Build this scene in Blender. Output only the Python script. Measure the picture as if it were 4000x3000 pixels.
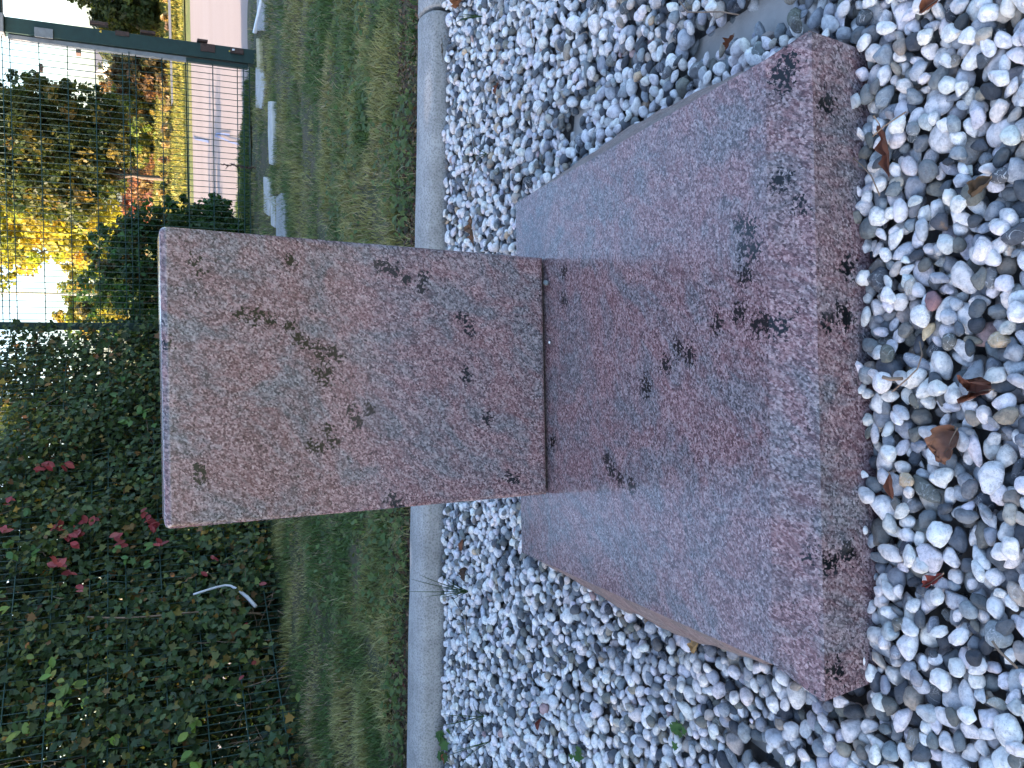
import bpy, math, random
import numpy as np
from mathutils import Vector, Matrix, Euler
rad = math.radians
random.seed(7); rng = np.random.default_rng(11)
for o in list(bpy.data.objects): bpy.data.objects.remove(o)
scene = bpy.context.scene
COL = scene.collection

# ------------------------------------------------------------------ camera
F, TH, RL, HC = 3388.0, rad(24), 0.019, 1.08
fwd = np.array([0, math.cos(TH), -math.sin(TH)]); upv = np.array([0, math.sin(TH), math.cos(TH)]); ex = np.array([1.0, 0, 0])
RI = math.cos(RL) * (-upv) - math.sin(RL) * ex
UI = math.cos(RL) * ex - math.sin(RL) * upv
CAM = np.array([0, 0, HC])
cam_d = bpy.data.cameras.new('camera'); cam = bpy.data.objects.new('camera', cam_d); COL.objects.link(cam)
cam.matrix_world = Matrix(((RI[0], UI[0], -fwd[0], CAM[0]), (RI[1], UI[1], -fwd[1], CAM[1]), (RI[2], UI[2], -fwd[2], CAM[2]), (0, 0, 0, 1)))
cam_d.sensor_fit = 'HORIZONTAL'; cam_d.sensor_width = 36; cam_d.lens = 36 * F / 4000
cam_d.clip_start = 0.05; cam_d.clip_end = 2000
scene.camera = cam

# ------------------------------------------------------------------ world, sun, exposure
SUN_EL, SUN_AZ = 15.0, -88.0           # azimuth measured from +Y towards +X (negative: to the left)
world = bpy.data.worlds.new('World'); scene.world = world; world.use_nodes = True
wn = world.node_tree; sky = wn.nodes.new('ShaderNodeTexSky'); sky.sky_type = 'NISHITA'; sky.sun_disc = False
sky.sun_elevation = rad(SUN_EL); sky.sun_rotation = rad(SUN_AZ); sky.air_density = 0.8; sky.dust_density = 2.0; sky.ozone_density = 1.2
wn.links.new(sky.outputs[0], wn.nodes['Background'].inputs[0]); wn.nodes['Background'].inputs[1].default_value = 0.15
sd = bpy.data.lights.new('sun', 'SUN'); sd.energy = 4.2; sd.angle = rad(0.5); sd.color = (1.0, 0.76, 0.56)
sun = bpy.data.objects.new('sun', sd); COL.objects.link(sun)
e, a = rad(SUN_EL), rad(SUN_AZ)
sdir = Vector((math.cos(e) * math.sin(a), math.cos(e) * math.cos(a), math.sin(e)))
sun.rotation_euler = sdir.to_track_quat('Z', 'Y').to_euler()
vs = scene.view_settings; vs.view_transform = 'Standard'; vs.look = 'None'; vs.gamma = 1; vs.use_curve_mapping = False
vs.exposure = 2.42

# ------------------------------------------------------------------ geometry helpers
def ray(x, y): return fwd * F + RI * (x - 2000) - UI * (y - 1500)
def onz(x, y, z): d = ray(x, y); return CAM + d * (z - HC) / d[2]
def ony(x, y, Y): d = ray(x, y); return CAM + d * Y / d[1]
def nz(n): return n / (np.linalg.norm(n, axis=-1, keepdims=True) + 1e-12)

def tag(o, label=None, cat=None, group=None, kind=None):
    if label: o['label'] = label
    if cat: o['category'] = cat
    if group: o['group'] = group
    if kind: o['kind'] = kind
    return o

def thing(name, label, cat, loc, group=None):
    o = bpy.data.objects.new(name, None); COL.objects.link(o); o.location = tuple(float(v) for v in loc); o.empty_display_size = 0.1
    return tag(o, label, cat, group)

ORIG = {}
def origin(p):
    t = Vector((0, 0, 0))
    while p is not None: t = t + Vector(p.location); p = p.parent
    return np.array(t)

def make_mesh(name, V, Fc, mat, smooth=False, colors=None, attrs=None):
    """V: Nx3; Fc: list of lists or MxK array"""
    me = bpy.data.meshes.new(name)
    V = np.asarray(V, dtype=np.float32)
    if isinstance(Fc, np.ndarray):
        M, K = Fc.shape
        me.vertices.add(len(V)); me.vertices.foreach_set('co', V.ravel())
        me.loops.add(M * K); me.loops.foreach_set('vertex_index', Fc.astype(np.int32).ravel())
        me.polygons.add(M); me.polygons.foreach_set('loop_start', np.arange(0, M * K, K, dtype=np.int32))
        me.update(calc_edges=True)
    else:
        me.from_pydata([tuple(v) for v in V.tolist()], [], [list(map(int, q)) for q in Fc]); me.update()
    if smooth: me.polygons.foreach_set('use_smooth', np.ones(len(me.polygons), dtype=bool))
    if colors is not None:
        c = np.ones((len(V), 4), dtype=np.float32); c[:, :colors.shape[1]] = colors
        at = me.color_attributes.new('Col', 'FLOAT_COLOR', 'POINT'); at.data.foreach_set('color', c.ravel())
    for k, v in (attrs or {}).items():
        at = me.attributes.new(k, 'FLOAT', 'POINT'); at.data.foreach_set('value', np.asarray(v, dtype=np.float32))
    if mat: me.materials.append(mat)
    return me

def add(name, V, Fc, mat, parent=None, loc=None, **kw):
    """V in world coordinates; the object's origin goes to loc (or stays at its parent)"""
    V = np.asarray(V, dtype=float)
    base = origin(parent)
    if loc is None: loc = base
    loc = np.asarray(loc, dtype=float)
    me = make_mesh(name, V - loc, Fc, mat, **kw)
    o = bpy.data.objects.new(name, me); COL.objects.link(o); o.location = tuple((loc - base).tolist())
    if parent is not None: o.parent = parent
    return o

def box(c, s, rz=0.0):
    c = np.asarray(c, float); s = np.asarray(s, float) / 2
    V = np.array([[x, y, z] for x in (-1, 1) for y in (-1, 1) for z in (-1, 1)], float) * s
    ca, sa = math.cos(rz), math.sin(rz)
    V = V @ np.array([[ca, sa, 0], [-sa, ca, 0], [0, 0, 1]]) + c
    Fq = [[0, 1, 3, 2], [4, 6, 7, 5], [0, 4, 5, 1], [2, 3, 7, 6], [0, 2, 6, 4], [1, 5, 7, 3]]
    return V, Fq

def bevel(o, w, seg=2):
    m = o.modifiers.new('bevel', 'BEVEL'); m.width = w; m.segments = seg; m.limit_method = 'ANGLE'
    return o

def tube(pts, radii, n=6, caps=True):
    pts = np.asarray(pts, float); m = len(pts)
    if np.isscalar(radii): radii = [radii] * m
    V = []; Fq = []
    prev = None
    for i in range(m):
        t = pts[min(i + 1, m - 1)] - pts[max(i - 1, 0)]; t = t / (np.linalg.norm(t) + 1e-9)
        if prev is None:
            r = np.cross(t, [0, 0, 1.0])
            if np.linalg.norm(r) < 1e-3: r = np.cross(t, [1.0, 0, 0])
        else: r = prev - t * np.dot(prev, t)
        r /= np.linalg.norm(r); prev = r; s = np.cross(t, r)
        for k in range(n):
            an = 2 * math.pi * k / n
            V.append(pts[i] + radii[i] * (math.cos(an) * r + math.sin(an) * s))
    for i in range(m - 1):
        for k in range(n):
            k2 = (k + 1) % n
            Fq.append([i * n + k, i * n + k2, (i + 1) * n + k2, (i + 1) * n + k])
    if caps: Fq.append(list(range(n))[::-1]); Fq.append([(m - 1) * n + k for k in range(n)])
    return np.array(V), Fq

def merge(parts):
    V = []; Fq = []; n = 0
    for v, f in parts:
        V.append(np.asarray(v)); Fq += [[int(i) + n for i in q] for q in f]; n += len(v)
    return np.concatenate(V), Fq

# simple value noise in numpy
def hash3(i, j, k): 
    h = (i * 374761393 + j * 668265263 + k * 2147483647 + 1013904223) & 0xffffffff
    h = ((h ^ (h >> 13)) * 1274126177) & 0xffffffff
    return ((h ^ (h >> 16)) & 0xffff) / 65535.0
def vnoise(P):
    P = np.asarray(P, float); I = np.floor(P).astype(np.int64); f = P - I; f = f * f * (3 - 2 * f); r = 0
    for a_ in (0, 1):
        for b_ in (0, 1):
            for c_ in (0, 1):
                w = (f[:, 0] if a_ else 1 - f[:, 0]) * (f[:, 1] if b_ else 1 - f[:, 1]) * (f[:, 2] if c_ else 1 - f[:, 2])
                r = r + w * hash3(I[:, 0] + a_, I[:, 1] + b_, I[:, 2] + c_)
    return r * 2 - 1
def fbm(P, oct=3):
    r = 0; s = 1
    for _ in range(oct): r = r + vnoise(P) * s; P = np.asarray(P) * 2.03 + 7.1; s *= 0.5
    return r

# ------------------------------------------------------------------ materials
class NT:
    def __init__(s, name):
        s.m = bpy.data.materials.new(name); s.m.use_nodes = True; s.t = s.m.node_tree; s.n = s.t.nodes; s.b = s.n['Principled BSDF']; s.out = s.n['Material Output']
    def node(s, typ, ins=None, **kw):
        x = s.n.new(typ)
        for k, v in kw.items(): setattr(x, k, v)
        for k, v in (ins or {}).items(): s.set(x, k, v)
        return x
    def set(s, x, k, v):
        inp = x.inputs[k]
        if isinstance(v, bpy.types.NodeSocket): s.t.links.new(v, inp)
        elif isinstance(v, bpy.types.Node): s.t.links.new(v.outputs[0], inp)
        else: inp.default_value = v
    def p(s, **kw):
        for k, v in kw.items(): s.set(s.b, k.replace('_', ' '), v)
    def coord(s): return s.node('ShaderNodeTexCoord').outputs['Object']
    def mapping(s, vec, rot=(0, 0, 0), sc=(1, 1, 1), loc=(0, 0, 0)): return s.node('ShaderNodeMapping', {'Vector': vec, 'Rotation': rot, 'Scale': sc, 'Location': loc}).outputs[0]
    def noise(s, vec, scale, detail=4, rough=0.55, dist=0.0, out=0): return s.node('ShaderNodeTexNoise', {'Vector': vec, 'Scale': scale, 'Detail': detail, 'Roughness': rough, 'Distortion': dist}).outputs[out]
    def voro(s, vec, scale, feature='F1', out='Color'): return s.node('ShaderNodeTexVoronoi', {'Vector': vec, 'Scale': scale}, feature=feature).outputs[out]
    def ramp(s, fac, stops, interp='LINEAR'):
        r = s.node('ShaderNodeValToRGB', {'Fac': fac}); el = r.color_ramp.elements; r.color_ramp.interpolation = interp
        while len(el) < len(stops): el.new(0.5)
        for q, (pp, c) in zip(el, stops): q.position = pp; q.color = (c if isinstance(c, tuple) else (c, c, c)) + (1,) if not (isinstance(c, tuple) and len(c) == 4) else c
        return r.outputs[0]
    def mix(s, fac, A, B, mode='MIX'):
        x = s.n.new('ShaderNodeMix'); x.data_type = 'RGBA'; x.blend_type = mode; s.set(x, 0, fac)
        for idx, v in ((6, A), (7, B)):
            if isinstance(v, tuple) and len(v) == 3: v = v + (1,)
            s.set(x, idx, v)
        return x.outputs[2]
    def math(s, op, A, B=0.0, clamp=False):
        x = s.node('ShaderNodeMath', operation=op); x.use_clamp = clamp; s.set(x, 0, A); s.set(x, 1, B); return x.outputs[0]
    def bump(s, h, strength=0.3, dist=0.01): return s.node('ShaderNodeBump', {'Height': h, 'Strength': strength, 'Distance': dist}).outputs[0]
    def attr(s, name, out='Color'): return s.node('ShaderNodeAttribute', attribute_name=name).outputs[out]

def simple(name, col, rough=0.6, metal=0.0, var=0.15, scale=8.0, bump=0.0, spec=0.5):
    t = NT(name); c = t.coord(); n = t.noise(c, scale, 5)
    dark = tuple(v * (1 - var) for v in col); lite = tuple(min(1, v * (1 + var)) for v in col)
    t.p(Base_Color=t.ramp(n, [(0.3, dark), (0.7, lite)]), Roughness=rough, Metallic=metal); t.b.inputs['Specular IOR Level'].default_value = spec
    if bump: t.p(Normal=t.bump(t.noise(c, scale * 12, 6), bump, 0.004))
    return t.m

def granite(name, rough_side=False):
    t = NT(name); c = t.coord()
    warp = t.noise(c, 2.6, 3, 0.5, 0.0, out=1)
    wv = t.node('ShaderNodeVectorMath', {0: warp, 'Scale': 0.20}, operation='SCALE')
    cw = t.node('ShaderNodeVectorMath', {0: c, 1: wv.outputs[0]}, operation='ADD').outputs[0]
    def along(vec, k):          # stretch a pattern along the flow of the stone
        d = (-0.50, -0.55, -0.67)
        dt = t.node('ShaderNodeVectorMath', {0: vec, 1: d}, operation='DOT_PRODUCT').outputs['Value']
        sc = t.node('ShaderNodeVectorMath', {0: d, 'Scale': t.math('MULTIPLY', dt, 1.0 - k)}, operation='SCALE').outputs[0]
        s1 = t.node('ShaderNodeVectorMath', {0: vec, 'Scale': k}, operation='SCALE').outputs[0]
        return t.node('ShaderNodeVectorMath', {0: s1, 1: sc}, operation='ADD').outputs[0]
    cs = along(cw, 3.6); cg = along(c, 1.6)
    band = t.noise(cs, 3.4, 8, 0.70, 0.3)
    grain = t.noise(cg, 170, 5, 0.85); cell = t.voro(cg, 210); rnd = t.node('ShaderNodeSeparateColor', {0: cell}).outputs[0]
    streak = t.noise(cs, 26, 5, 0.7, 0.2)
    g = t.math('ADD', t.math('MULTIPLY', grain, 0.72), t.math('MULTIPLY', rnd, 0.28))
    streak = t.noise(cs, 38, 4, 0.65, 0.3)
    pink = t.ramp(g, [(0.28, (0.024, 0.013, 0.017)), (0.42, (0.105, 0.054, 0.061)), (0.52, (0.215, 0.128, 0.137)), (0.62, (0.330, 0.220, 0.227)), (0.76, (0.53, 0.42, 0.42))])
    grey = t.ramp(g, [(0.28, (0.013, 0.016, 0.021)), (0.42, (0.064, 0.066, 0.077)), (0.53, (0.150, 0.142, 0.160)), (0.64, (0.250, 0.238, 0.262)), (0.78, (0.41, 0.40, 0.425))])
    fac = t.ramp(band, [(0.44, 0.05), (0.59, 0.94)])
    base = t.mix(fac, pink, grey)
    base = t.mix(t.ramp(streak, [(0.50, 0.0), (0.66, 0.60)]), base, (0.060, 0.040, 0.048))
    base = t.mix(t.ramp(t.noise(t.mapping(cs, loc=(5, 5, 5)), 22, 5, 0.7), [(0.54, 0.0), (0.68, 0.45)]), base, (0.40, 0.33, 0.34))
    base = t.mix(t.ramp(t.noise(cs, 9, 4, 0.6), [(0.52, 0.0), (0.72, 0.40)]), base, (0.135, 0.058, 0.062))
    sp = t.attr('spot', 'Fac')
    bl = t.ramp(t.math('ADD', t.noise(c, 150, 3, 0.6, 0.2), t.math('MULTIPLY', sp, 0.32)), [(0.705, 0.0), (0.735, 1.0)])
    tiny = t.math('MULTIPLY', t.ramp(t.noise(c, 150, 2), [(0.64, 0.0), (0.67, 0.85)]), t.ramp(t.noise(c, 7, 2), [(0.45, 0.0), (0.65, 1.0)]))
    blk = t.math('MAXIMUM', bl, tiny, clamp=True)
    base = t.mix(blk, base, (0.006, 0.007, 0.008))
    if rough_side:
        base = t.mix(0.55, base, t.ramp(t.noise(c, 30, 5), [(0.3, (0.10, 0.075, 0.07)), (0.7, (0.24, 0.19, 0.18))]))
        t.p(Base_Color=base, Roughness=0.75, Normal=t.bump(t.noise(c, 60, 6, 0.7), 0.7, 0.01))
    else:
        t.p(Base_Color=base, Roughness=t.ramp(t.noise(c, 4, 5, 0.6), [(0.3, 0.12), (0.75, 0.20)]), Normal=t.bump(t.noise(c, 700, 2), 0.04, 0.001))
        t.b.inputs['IOR'].default_value = 1.60
    return t.m

def pebble_mat():
    t = NT('pebble_stone'); c = t.coord(); col = t.attr('Col'); al = t.attr('Col', 'Alpha')
    sh = t.node('ShaderNodeCombineXYZ', {0: t.math('MULTIPLY', al, 37.0), 1: t.math('MULTIPLY', al, 91.0), 2: 0.0})
    v = t.node('ShaderNodeVectorMath', {0: c, 1: sh.outputs[0]}, operation='ADD').outputs[0]
    n1 = t.noise(v, 110, 5, 0.65); n2 = t.noise(v, 420, 3, 0.7)
    n3 = t.noise(v, 55, 2, 0.5, 1.2)
    base = t.mix(t.ramp(n1, [(0.32, 0.75), (0.56, 0.0)]), col, t.mix(1.0, col, (0.45, 0.46, 0.48), 'MULTIPLY'))
    base = t.mix(t.math('MULTIPLY', t.ramp(n2, [(0.60, 0.0), (0.72, 0.55)]), t.ramp(al, [(0.45, 0.0), (0.5, 1.0)])), base, (0.06, 0.065, 0.07))
    vein = t.ramp(n3, [(0.485, 0.0), (0.50, 1.0), (0.515, 0.0)])
    base = t.mix(t.math('MULTIPLY', vein, t.ramp(al, [(0.25, 0.55), (0.33, 0.0)])), base, (0.75, 0.76, 0.78))
    crack = t.ramp(t.noise(v, 80, 3, 0.6, 0.8), [(0.492, 0.0), (0.50, 1.0), (0.508, 0.0)])
    base = t.mix(t.math('MULTIPLY', crack, t.ramp(al, [(0.75, 0.0), (0.80, 0.6)])), base, (0.12, 0.11, 0.10))
    rust = t.ramp(t.noise(v, 30, 3), [(0.62, 0.0), (0.72, 0.5)])
    base = t.mix(t.math('MULTIPLY', rust, t.ramp(al, [(0.9, 0.0), (0.92, 1.0)])), base, (0.42, 0.22, 0.08))
    t.p(Base_Color=base, Roughness=0.62, Normal=t.bump(t.noise(v, 170, 7, 0.72), 0.9, 0.004)); t.b.inputs['Specular IOR Level'].default_value = 0.35
    return t.m

def leaf_mat(name, trans=0.35, rough=0.5, var=0.25):
    t = NT(name); col = t.attr('Col'); c = t.coord()
    cc = t.mix(t.ramp(t.noise(c, 90, 3), [(0.3, 0.0), (0.7, var)]), col, t.mix(1.0, col, (0.55, 0.5, 0.4), 'MULTIPLY'))
    t.p(Base_Color=cc, Roughness=rough); t.b.inputs['Specular IOR Level'].default_value = 0.3
    tr = t.node('ShaderNodeBsdfTranslucent', {'Color': t.mix(1.0, cc, (1.25, 1.15, 0.6), 'MULTIPLY')})
    mx = t.node('ShaderNodeMixShader', {0: trans, 1: t.b.outputs[0], 2: tr.outputs[0]})
    t.t.links.new(mx.outputs[0], t.out.inputs[0])
    return t.m

M = {}
M['granite'] = granite('polished_pink_granite'); M['granite_rough'] = granite('split_granite', True)
M['pebble'] = pebble_mat()
M['leaf'] = leaf_mat('leaf_green'); M['leaf_bg'] = leaf_mat('leaf_sunlit', 0.5); M['grass'] = leaf_mat('grass_blade', 0.25, 0.6, 0.2); M['dead_leaf'] = leaf_mat('dead_leaf', 0.12, 0.7, 0.6)
M['bark'] = simple('bark', (0.10, 0.075, 0.06), 0.9, var=0.4, scale=14, bump=0.6)
M['twig'] = simple('dry_twig', (0.20, 0.14, 0.10), 0.85, var=0.35, scale=40)
M['green_metal'] = simple('green_coated_steel', (0.006, 0.030, 0.027), 0.6, var=0.2, scale=20)
M['green_wire'] = simple('green_coated_wire', (0.010, 0.045, 0.038), 0.5, var=0.2, scale=30)
M['grey_metal'] = simple('grey_galvanised', (0.20, 0.205, 0.215), 0.6, 0.2, var=0.15, scale=25)
M['rust'] = simple('rusted_steel', (0.055, 0.028, 0.022), 0.7, var=0.5, scale=50, bump=0.3)
M['dark'] = simple('dark_joint', (0.018, 0.013, 0.010), 0.9, var=0.3, scale=60)
M['white_paint'] = simple('white_paint', (0.72, 0.73, 0.74), 0.55, var=0.06, scale=5)
M['yellow'] = simple('yellow_paint', (0.75, 0.50, 0.06), 0.5, var=0.1, scale=30)
M['yellow_stone'] = simple('yellow_sandstone', (0.42, 0.36, 0.22), 0.85, var=0.25, scale=25, bump=0.5)
M['blue_paint'] = simple('blue_spray_paint', (0.16, 0.20, 0.34), 0.8, var=0.3, scale=20)
M['pale_plate'] = simple('pale_concrete_plate', (0.46, 0.44, 0.41), 0.8, var=0.16, scale=14, bump=0.4)
M['gravel_soil'] = simple('gravel_subsoil', (0.14, 0.135, 0.13), 0.95, var=0.4, scale=60, bump=0.6)
M['roof'] = simple('grey_roof', (0.16, 0.15, 0.15), 0.8)
M['glass'] = simple('dark_window', (0.03, 0.035, 0.04), 0.1)
M['pvc'] = simple('weathered_branch', (0.50, 0.50, 0.54), 0.6, var=0.15, scale=30)

t = NT('kerb_concrete'); c = t.coord()
g1 = t.ramp(t.voro(c, 130, out='Distance'), [(0.0, 0.62), (0.6, 1.15)]); g2 = t.ramp(t.noise(c, 8, 6, 0.65), [(0.25, (0.225, 0.220, 0.215)), (0.75, (0.40, 0.39, 0.38))])
spk = t.ramp(t.noise(c, 140, 4, 0.7), [(0.56, 0.0), (0.66, 0.75)])
st = t.mix(t.ramp(t.noise(t.mapping(c, sc=(0.6, 6, 6)), 5, 4), [(0.5, 0.0), (0.75, 0.35)]), t.mix(1.0, g2, g1, 'MULTIPLY'), (0.17, 0.165, 0.15))
t.p(Base_Color=t.mix(spk, st, (0.09, 0.09, 0.09)), Roughness=0.88, Normal=t.bump(t.noise(c, 240, 6, 0.75), 0.6, 0.004)); M['kerb'] = t.m

t = NT('lawn_soil'); c = t.coord()
t.p(Base_Color=t.mix(t.ramp(t.noise(c, 5, 5), [(0.4, 0.0), (0.6, 1.0)]), (0.045, 0.055, 0.02), (0.085, 0.07, 0.04)), Roughness=0.95, Normal=t.bump(t.noise(c, 50, 6), 0.8, 0.02)); M['soil'] = t.m
t = NT('verge_ground'); c = t.coord()
t.p(Base_Color=t.mix(t.ramp(t.noise(c, 1.2, 6, 0.7), [(0.4, 0.0), (0.6, 1.0)]), (0.10, 0.13, 0.025), (0.17, 0.16, 0.04)), Roughness=0.95, Normal=t.bump(t.noise(c, 30, 6), 1.0, 0.05)); M['verge'] = t.m
t = NT('road_asphalt'); c = t.coord()
rr = t.ramp(t.noise(t.mapping(c, sc=(0.3, 1.0, 1)), 0.9, 3, 0.5), [(0.3, (0.24, 0.195, 0.18)), (0.7, (0.28, 0.235, 0.22))])
t.p(Base_Color=t.mix(t.ramp(t.noise(c, 160, 3), [(0.5, 0.0), (0.65, 0.5)]), rr, (0.10, 0.10, 0.10)), Roughness=0.85, Normal=t.bump(t.noise(c, 200, 4), 0.5, 0.004)); M['road'] = t.m
t = NT('path_asphalt'); c = t.coord()
t.p(Base_Color=t.ramp(t.noise(c, 3, 6), [(0.3, (0.10, 0.10, 0.105)), (0.7, (0.15, 0.15, 0.155))]), Roughness=0.9); M['path'] = t.m
t = NT('gravel_far'); c = t.coord()
vv = t.voro(c, 38); vr = t.node('ShaderNodeSeparateColor', {0: vv}).outputs[0]; vd = t.voro(c, 38, out='Distance')
t.p(Base_Color=t.ramp(vr, [(0, (0.12, 0.125, 0.13)), (0.35, (0.3, 0.31, 0.33)), (0.6, (0.6, 0.6, 0.62)), (1, (0.7, 0.7, 0.7))]), Roughness=0.8, Normal=t.bump(t.math('MULTIPLY', vd, -1.0), 1.0, 0.02)); M['gravel_far'] = t.m

# ------------------------------------------------------------------ ground shapes
K0 = np.array([1.34, 2.83]); K1 = np.array([-1.53, 3.05]); kd = (K1 - K0) / np.linalg.norm(K1 - K0)     # kerb front line, towards the left
kn = np.array([-kd[1], kd[0]]);  kn = kn if kn[1] > 0 else -kn                                          # away from the camera
def kerb_front(X): return K0[1] + (X - K0[0]) * kd[1] / kd[0]
def kerb_top(X): return float(np.interp(X, [-4, -1.53, 1.34, 4], [0.165, 0.135, 0.10, 0.07]))
KW = 0.175
def lawn_z(X, Y):
    X = np.asarray(X, float); Y = np.asarray(Y, float)
    kt = np.interp(X, [-4, -1.53, 1.34, 4], [0.165, 0.135, 0.10, 0.07]) - 0.035
    far = np.where(X < 0.5, 0.03 + (0.5 - X) * 0.086, 0.03 - (X - 0.5) * 0.012)
    s = np.clip((Y - 3.2) / 2.4, 0, 1); s = s * s * (3 - 2 * s)
    z = kt * (1 - s) + far * s
    w = np.clip((Y - 8.0) / 1.5, 0, 1)
    return z * (1 - w) + (-0.02) * w
def far_z(X, Y):
    return np.interp(Y, [0, 16.4, 22, 45, 110, 400], [0, 0, 0.34, 0.75, 0.3, 1.0])

def grid_sheet(x0, x1, y0, y1, nx, ny, zf):
    xs = np.linspace(x0, x1, nx); ys = np.linspace(y0, y1, ny); X, Y = np.meshgrid(xs, ys)
    V = np.stack([X, Y, zf(X, Y)], -1).reshape(-1, 3)
    i = np.arange(ny - 1)[:, None] * nx + np.arange(nx - 1)[None, :]
    Fq = np.stack([i, i + 1, i + nx + 1, i + nx], -1).reshape(-1, 4)
    return V, Fq

V, Fq = grid_sheet(-300, 300, -60, 600, 61, 67, lambda X, Y: far_z(X, Y) - 0.13 + 0 * X); o = add('ground', V, Fq, M['verge'], smooth=True); tag(o, kind='structure')
# lawn surface from the kerb to the road verge (follows the kerb line in front)
xs = np.linspace(-7, 7, 141); ts = np.linspace(0, 1, 60) ; X, T = np.meshgrid(xs, ts)
yk = K0[1] + (X - K0[0]) * kd[1] / kd[0] + KW - 0.02; Yg = yk + (8.3 - yk) * T
Zg = lawn_z(X, Yg) + 0.012 * fbm(np.stack([X.ravel() * 4, Yg.ravel() * 4, 0 * X.ravel()], -1)).reshape(X.shape)
i = np.arange(59)[:, None] * 141 + np.arange(140)[None, :]
o = add('lawn', np.stack([X, Yg, Zg], -1).reshape(-1, 3), np.stack([i, i + 1, i + 142, i + 141], -1).reshape(-1, 4), M['soil'], smooth=True); tag(o, kind='structure')
V, Fq = grid_sheet(-40, 40, 8.25, 16.3, 81, 12, lambda X, Y: 0.0 * X - 0.012); road = add('road', V, Fq, M['road']); tag(road, kind='structure')
V, Fq = grid_sheet(-60, 60, 16.25, 30, 121, 30, lambda X, Y: far_z(X, Y) + 0.03 + 0.05 * np.sin(X * 0.7) * np.clip((Y - 16.5) / 3, 0, 1)); o = add('grass_bank', V, Fq, M['verge'], smooth=True); tag(o, kind='structure')
# path strip on the bank at the right
pp = [ony(727, 180, 18.0), ony(727, 395, 17.6), ony(744, 400, 16.6), ony(744, 180, 17.0)]
P3 = []
for q in ((5.3, 17.0), (9.5, 17.25), (14, 17.6), (14, 18.3), (9.5, 17.8), (5.3, 17.3)): P3.append([q[0], q[1], float(far_z(0, q[1])) + 0.16])
o = add('path', P3, [[0, 1, 4, 5], [1, 2, 3, 4]], M['path']); tag(o, kind='structure')
# verge in front of the road, left part
V, Fq = grid_sheet(-6, 2.75, 8.0, 9.1, 60, 10, lambda X, Y: 0.025 + 0.0 * X)
V[:, 1] = np.where(V[:, 1] > 8.05, 8.0 + (V[:, 1] - 8.0) * np.clip(1.12 - 0.9 * np.clip((V[:, 0] - 1.5) / 1.3, 0, 1) ** 1.5, 0.12, 1.1), V[:, 1])
verge = add('verge', V, Fq, M['soil']); tag(verge, kind='structure')

# ------------------------------------------------------------------ gravel bed
gb, gf = grid_sheet(-3.5, 3.5, -1.5, 3.2, 2, 2, lambda X, Y: 0 * X - 0.003)
gravel = add('gravel_bed', gb, gf, M['gravel_soil']); tag(gravel, kind='structure')
# outer gravel seen only from other positions
rects = [(-3.5, -1.95, -1.5, 3.0), (1.95, 3.5, -1.5, 2.7), (-1.95, 1.95, -1.5, 0.42)]
for r_ in rects:
    v_, f_ = grid_sheet(*r_, 60, 80, lambda X, Y: 0.035 + 0.008 * fbm(np.stack([X.ravel() * 40, Y.ravel() * 40, 0 * X.ravel()], -1)).reshape(X.shape))
    o = add('gravel_margin', v_, f_, M['gravel_far'], gravel)

# slab outline (world): front/rear corners
FR, FL = onz(3163, 120, .15), onz(3217, 2741, .15)
CR, CL = onz(2990, 233, .18), onz(3019, 2595, .18)
BR, BL = onz(2014, 792, .18), onz(2038, 2158, .18)
def slab_x(Y):      # left and right limits of the slab footprint
    return (-0.50, 0.535) if 0.94 < Y < 2.04 else (9, -9)

HM0, HM1, HY0, CS = -1.95, 1.95, 0.42, 0.004
nxh, nyh = int((HM1 - HM0) / CS), int((3.35 - HY0) / CS)
H = np.zeros((nyh, nxh), np.float32)
blocked = np.zeros_like(H, bool)
yy = HY0 + (np.arange(nyh) + .5) * CS; xx = HM0 + (np.arange(nxh) + .5) * CS
XX, YY = np.meshgrid(xx, yy)
sl = (XX > -0.500) & (XX < 0.530) & (YY > 0.99) & (YY < 2.02)
H[sl] = 0.16
kb = YY > kerb_front(XX) - 0.004; H[kb] = 0.2
def inpoly(px, py, poly):
    c_ = np.zeros_like(px, bool); n = len(poly)
    for i_ in range(n):
        (x1, y1), (x2, y2) = poly[i_], poly[i_ - 1]
        c_ ^= ((y1 > py) != (y2 > py)) & (px < (x2 - x1) * (py - y1) / (y2 - y1 + 1e-12) + x1)
    return c_
patches = []
for pl in ([(2700, 240), (2740, 150), (2900, 50), (3040, -60), (3160, 0), (3150, 110), (3060, 150), (2960, 170), (2860, 215), (2790, 250)],
           [(2230, 560), (2240, 440), (2290, 365), (2325, 400), (2320, 500), (2290, 580)],
           [(2062, 735), (2062, 650), (2092, 640), (2100, 720)],
           [(2930, 2900), (2960, 2860), (3060, 2900), (3130, 2960), (3040, 2985)],
           [(3370, 1650), (3370, 2010), (3395, 2010), (3395, 1650)]):
    patches.append([tuple(onz(x_, y_, 0.02)[:2]) for x_, y_ in pl])
PM = np.zeros_like(H, bool)
for pl in patches:
    A2 = np.array(pl); cc0 = A2.mean(0); A2 = cc0 + (A2 - cc0) * 1.12; n2 = len(A2)
    Vp = np.array([[x_, y_, 0.012] for x_, y_ in A2] + [[x_, y_, -0.02] for x_, y_ in A2])
    add('foundation_plate', Vp, [list(range(n2)), list(range(n2, 2 * n2))[::-1]] + [[q_, n2 + q_, n2 + (q_ + 1) % n2, (q_ + 1) % n2] for q_ in range(n2)], M['pale_plate'], gravel)
for pl in patches: PM |= inpoly(XX, YY, pl)
def visible_region(x_, y_): return abs(x_ - 0.0) < 0.30 + 0.62 * y_ + 0.05 and y_ < kerb_front(x_) - 0.01 and not (-0.47 < x_ < 0.50 and 1.0 < y_ < 2.0)
def target_h(y_): return np.interp(y_, [0.5, 1.2, 2.2, 3.0], [0.062, 0.057, 0.049, 0.039])

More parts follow.
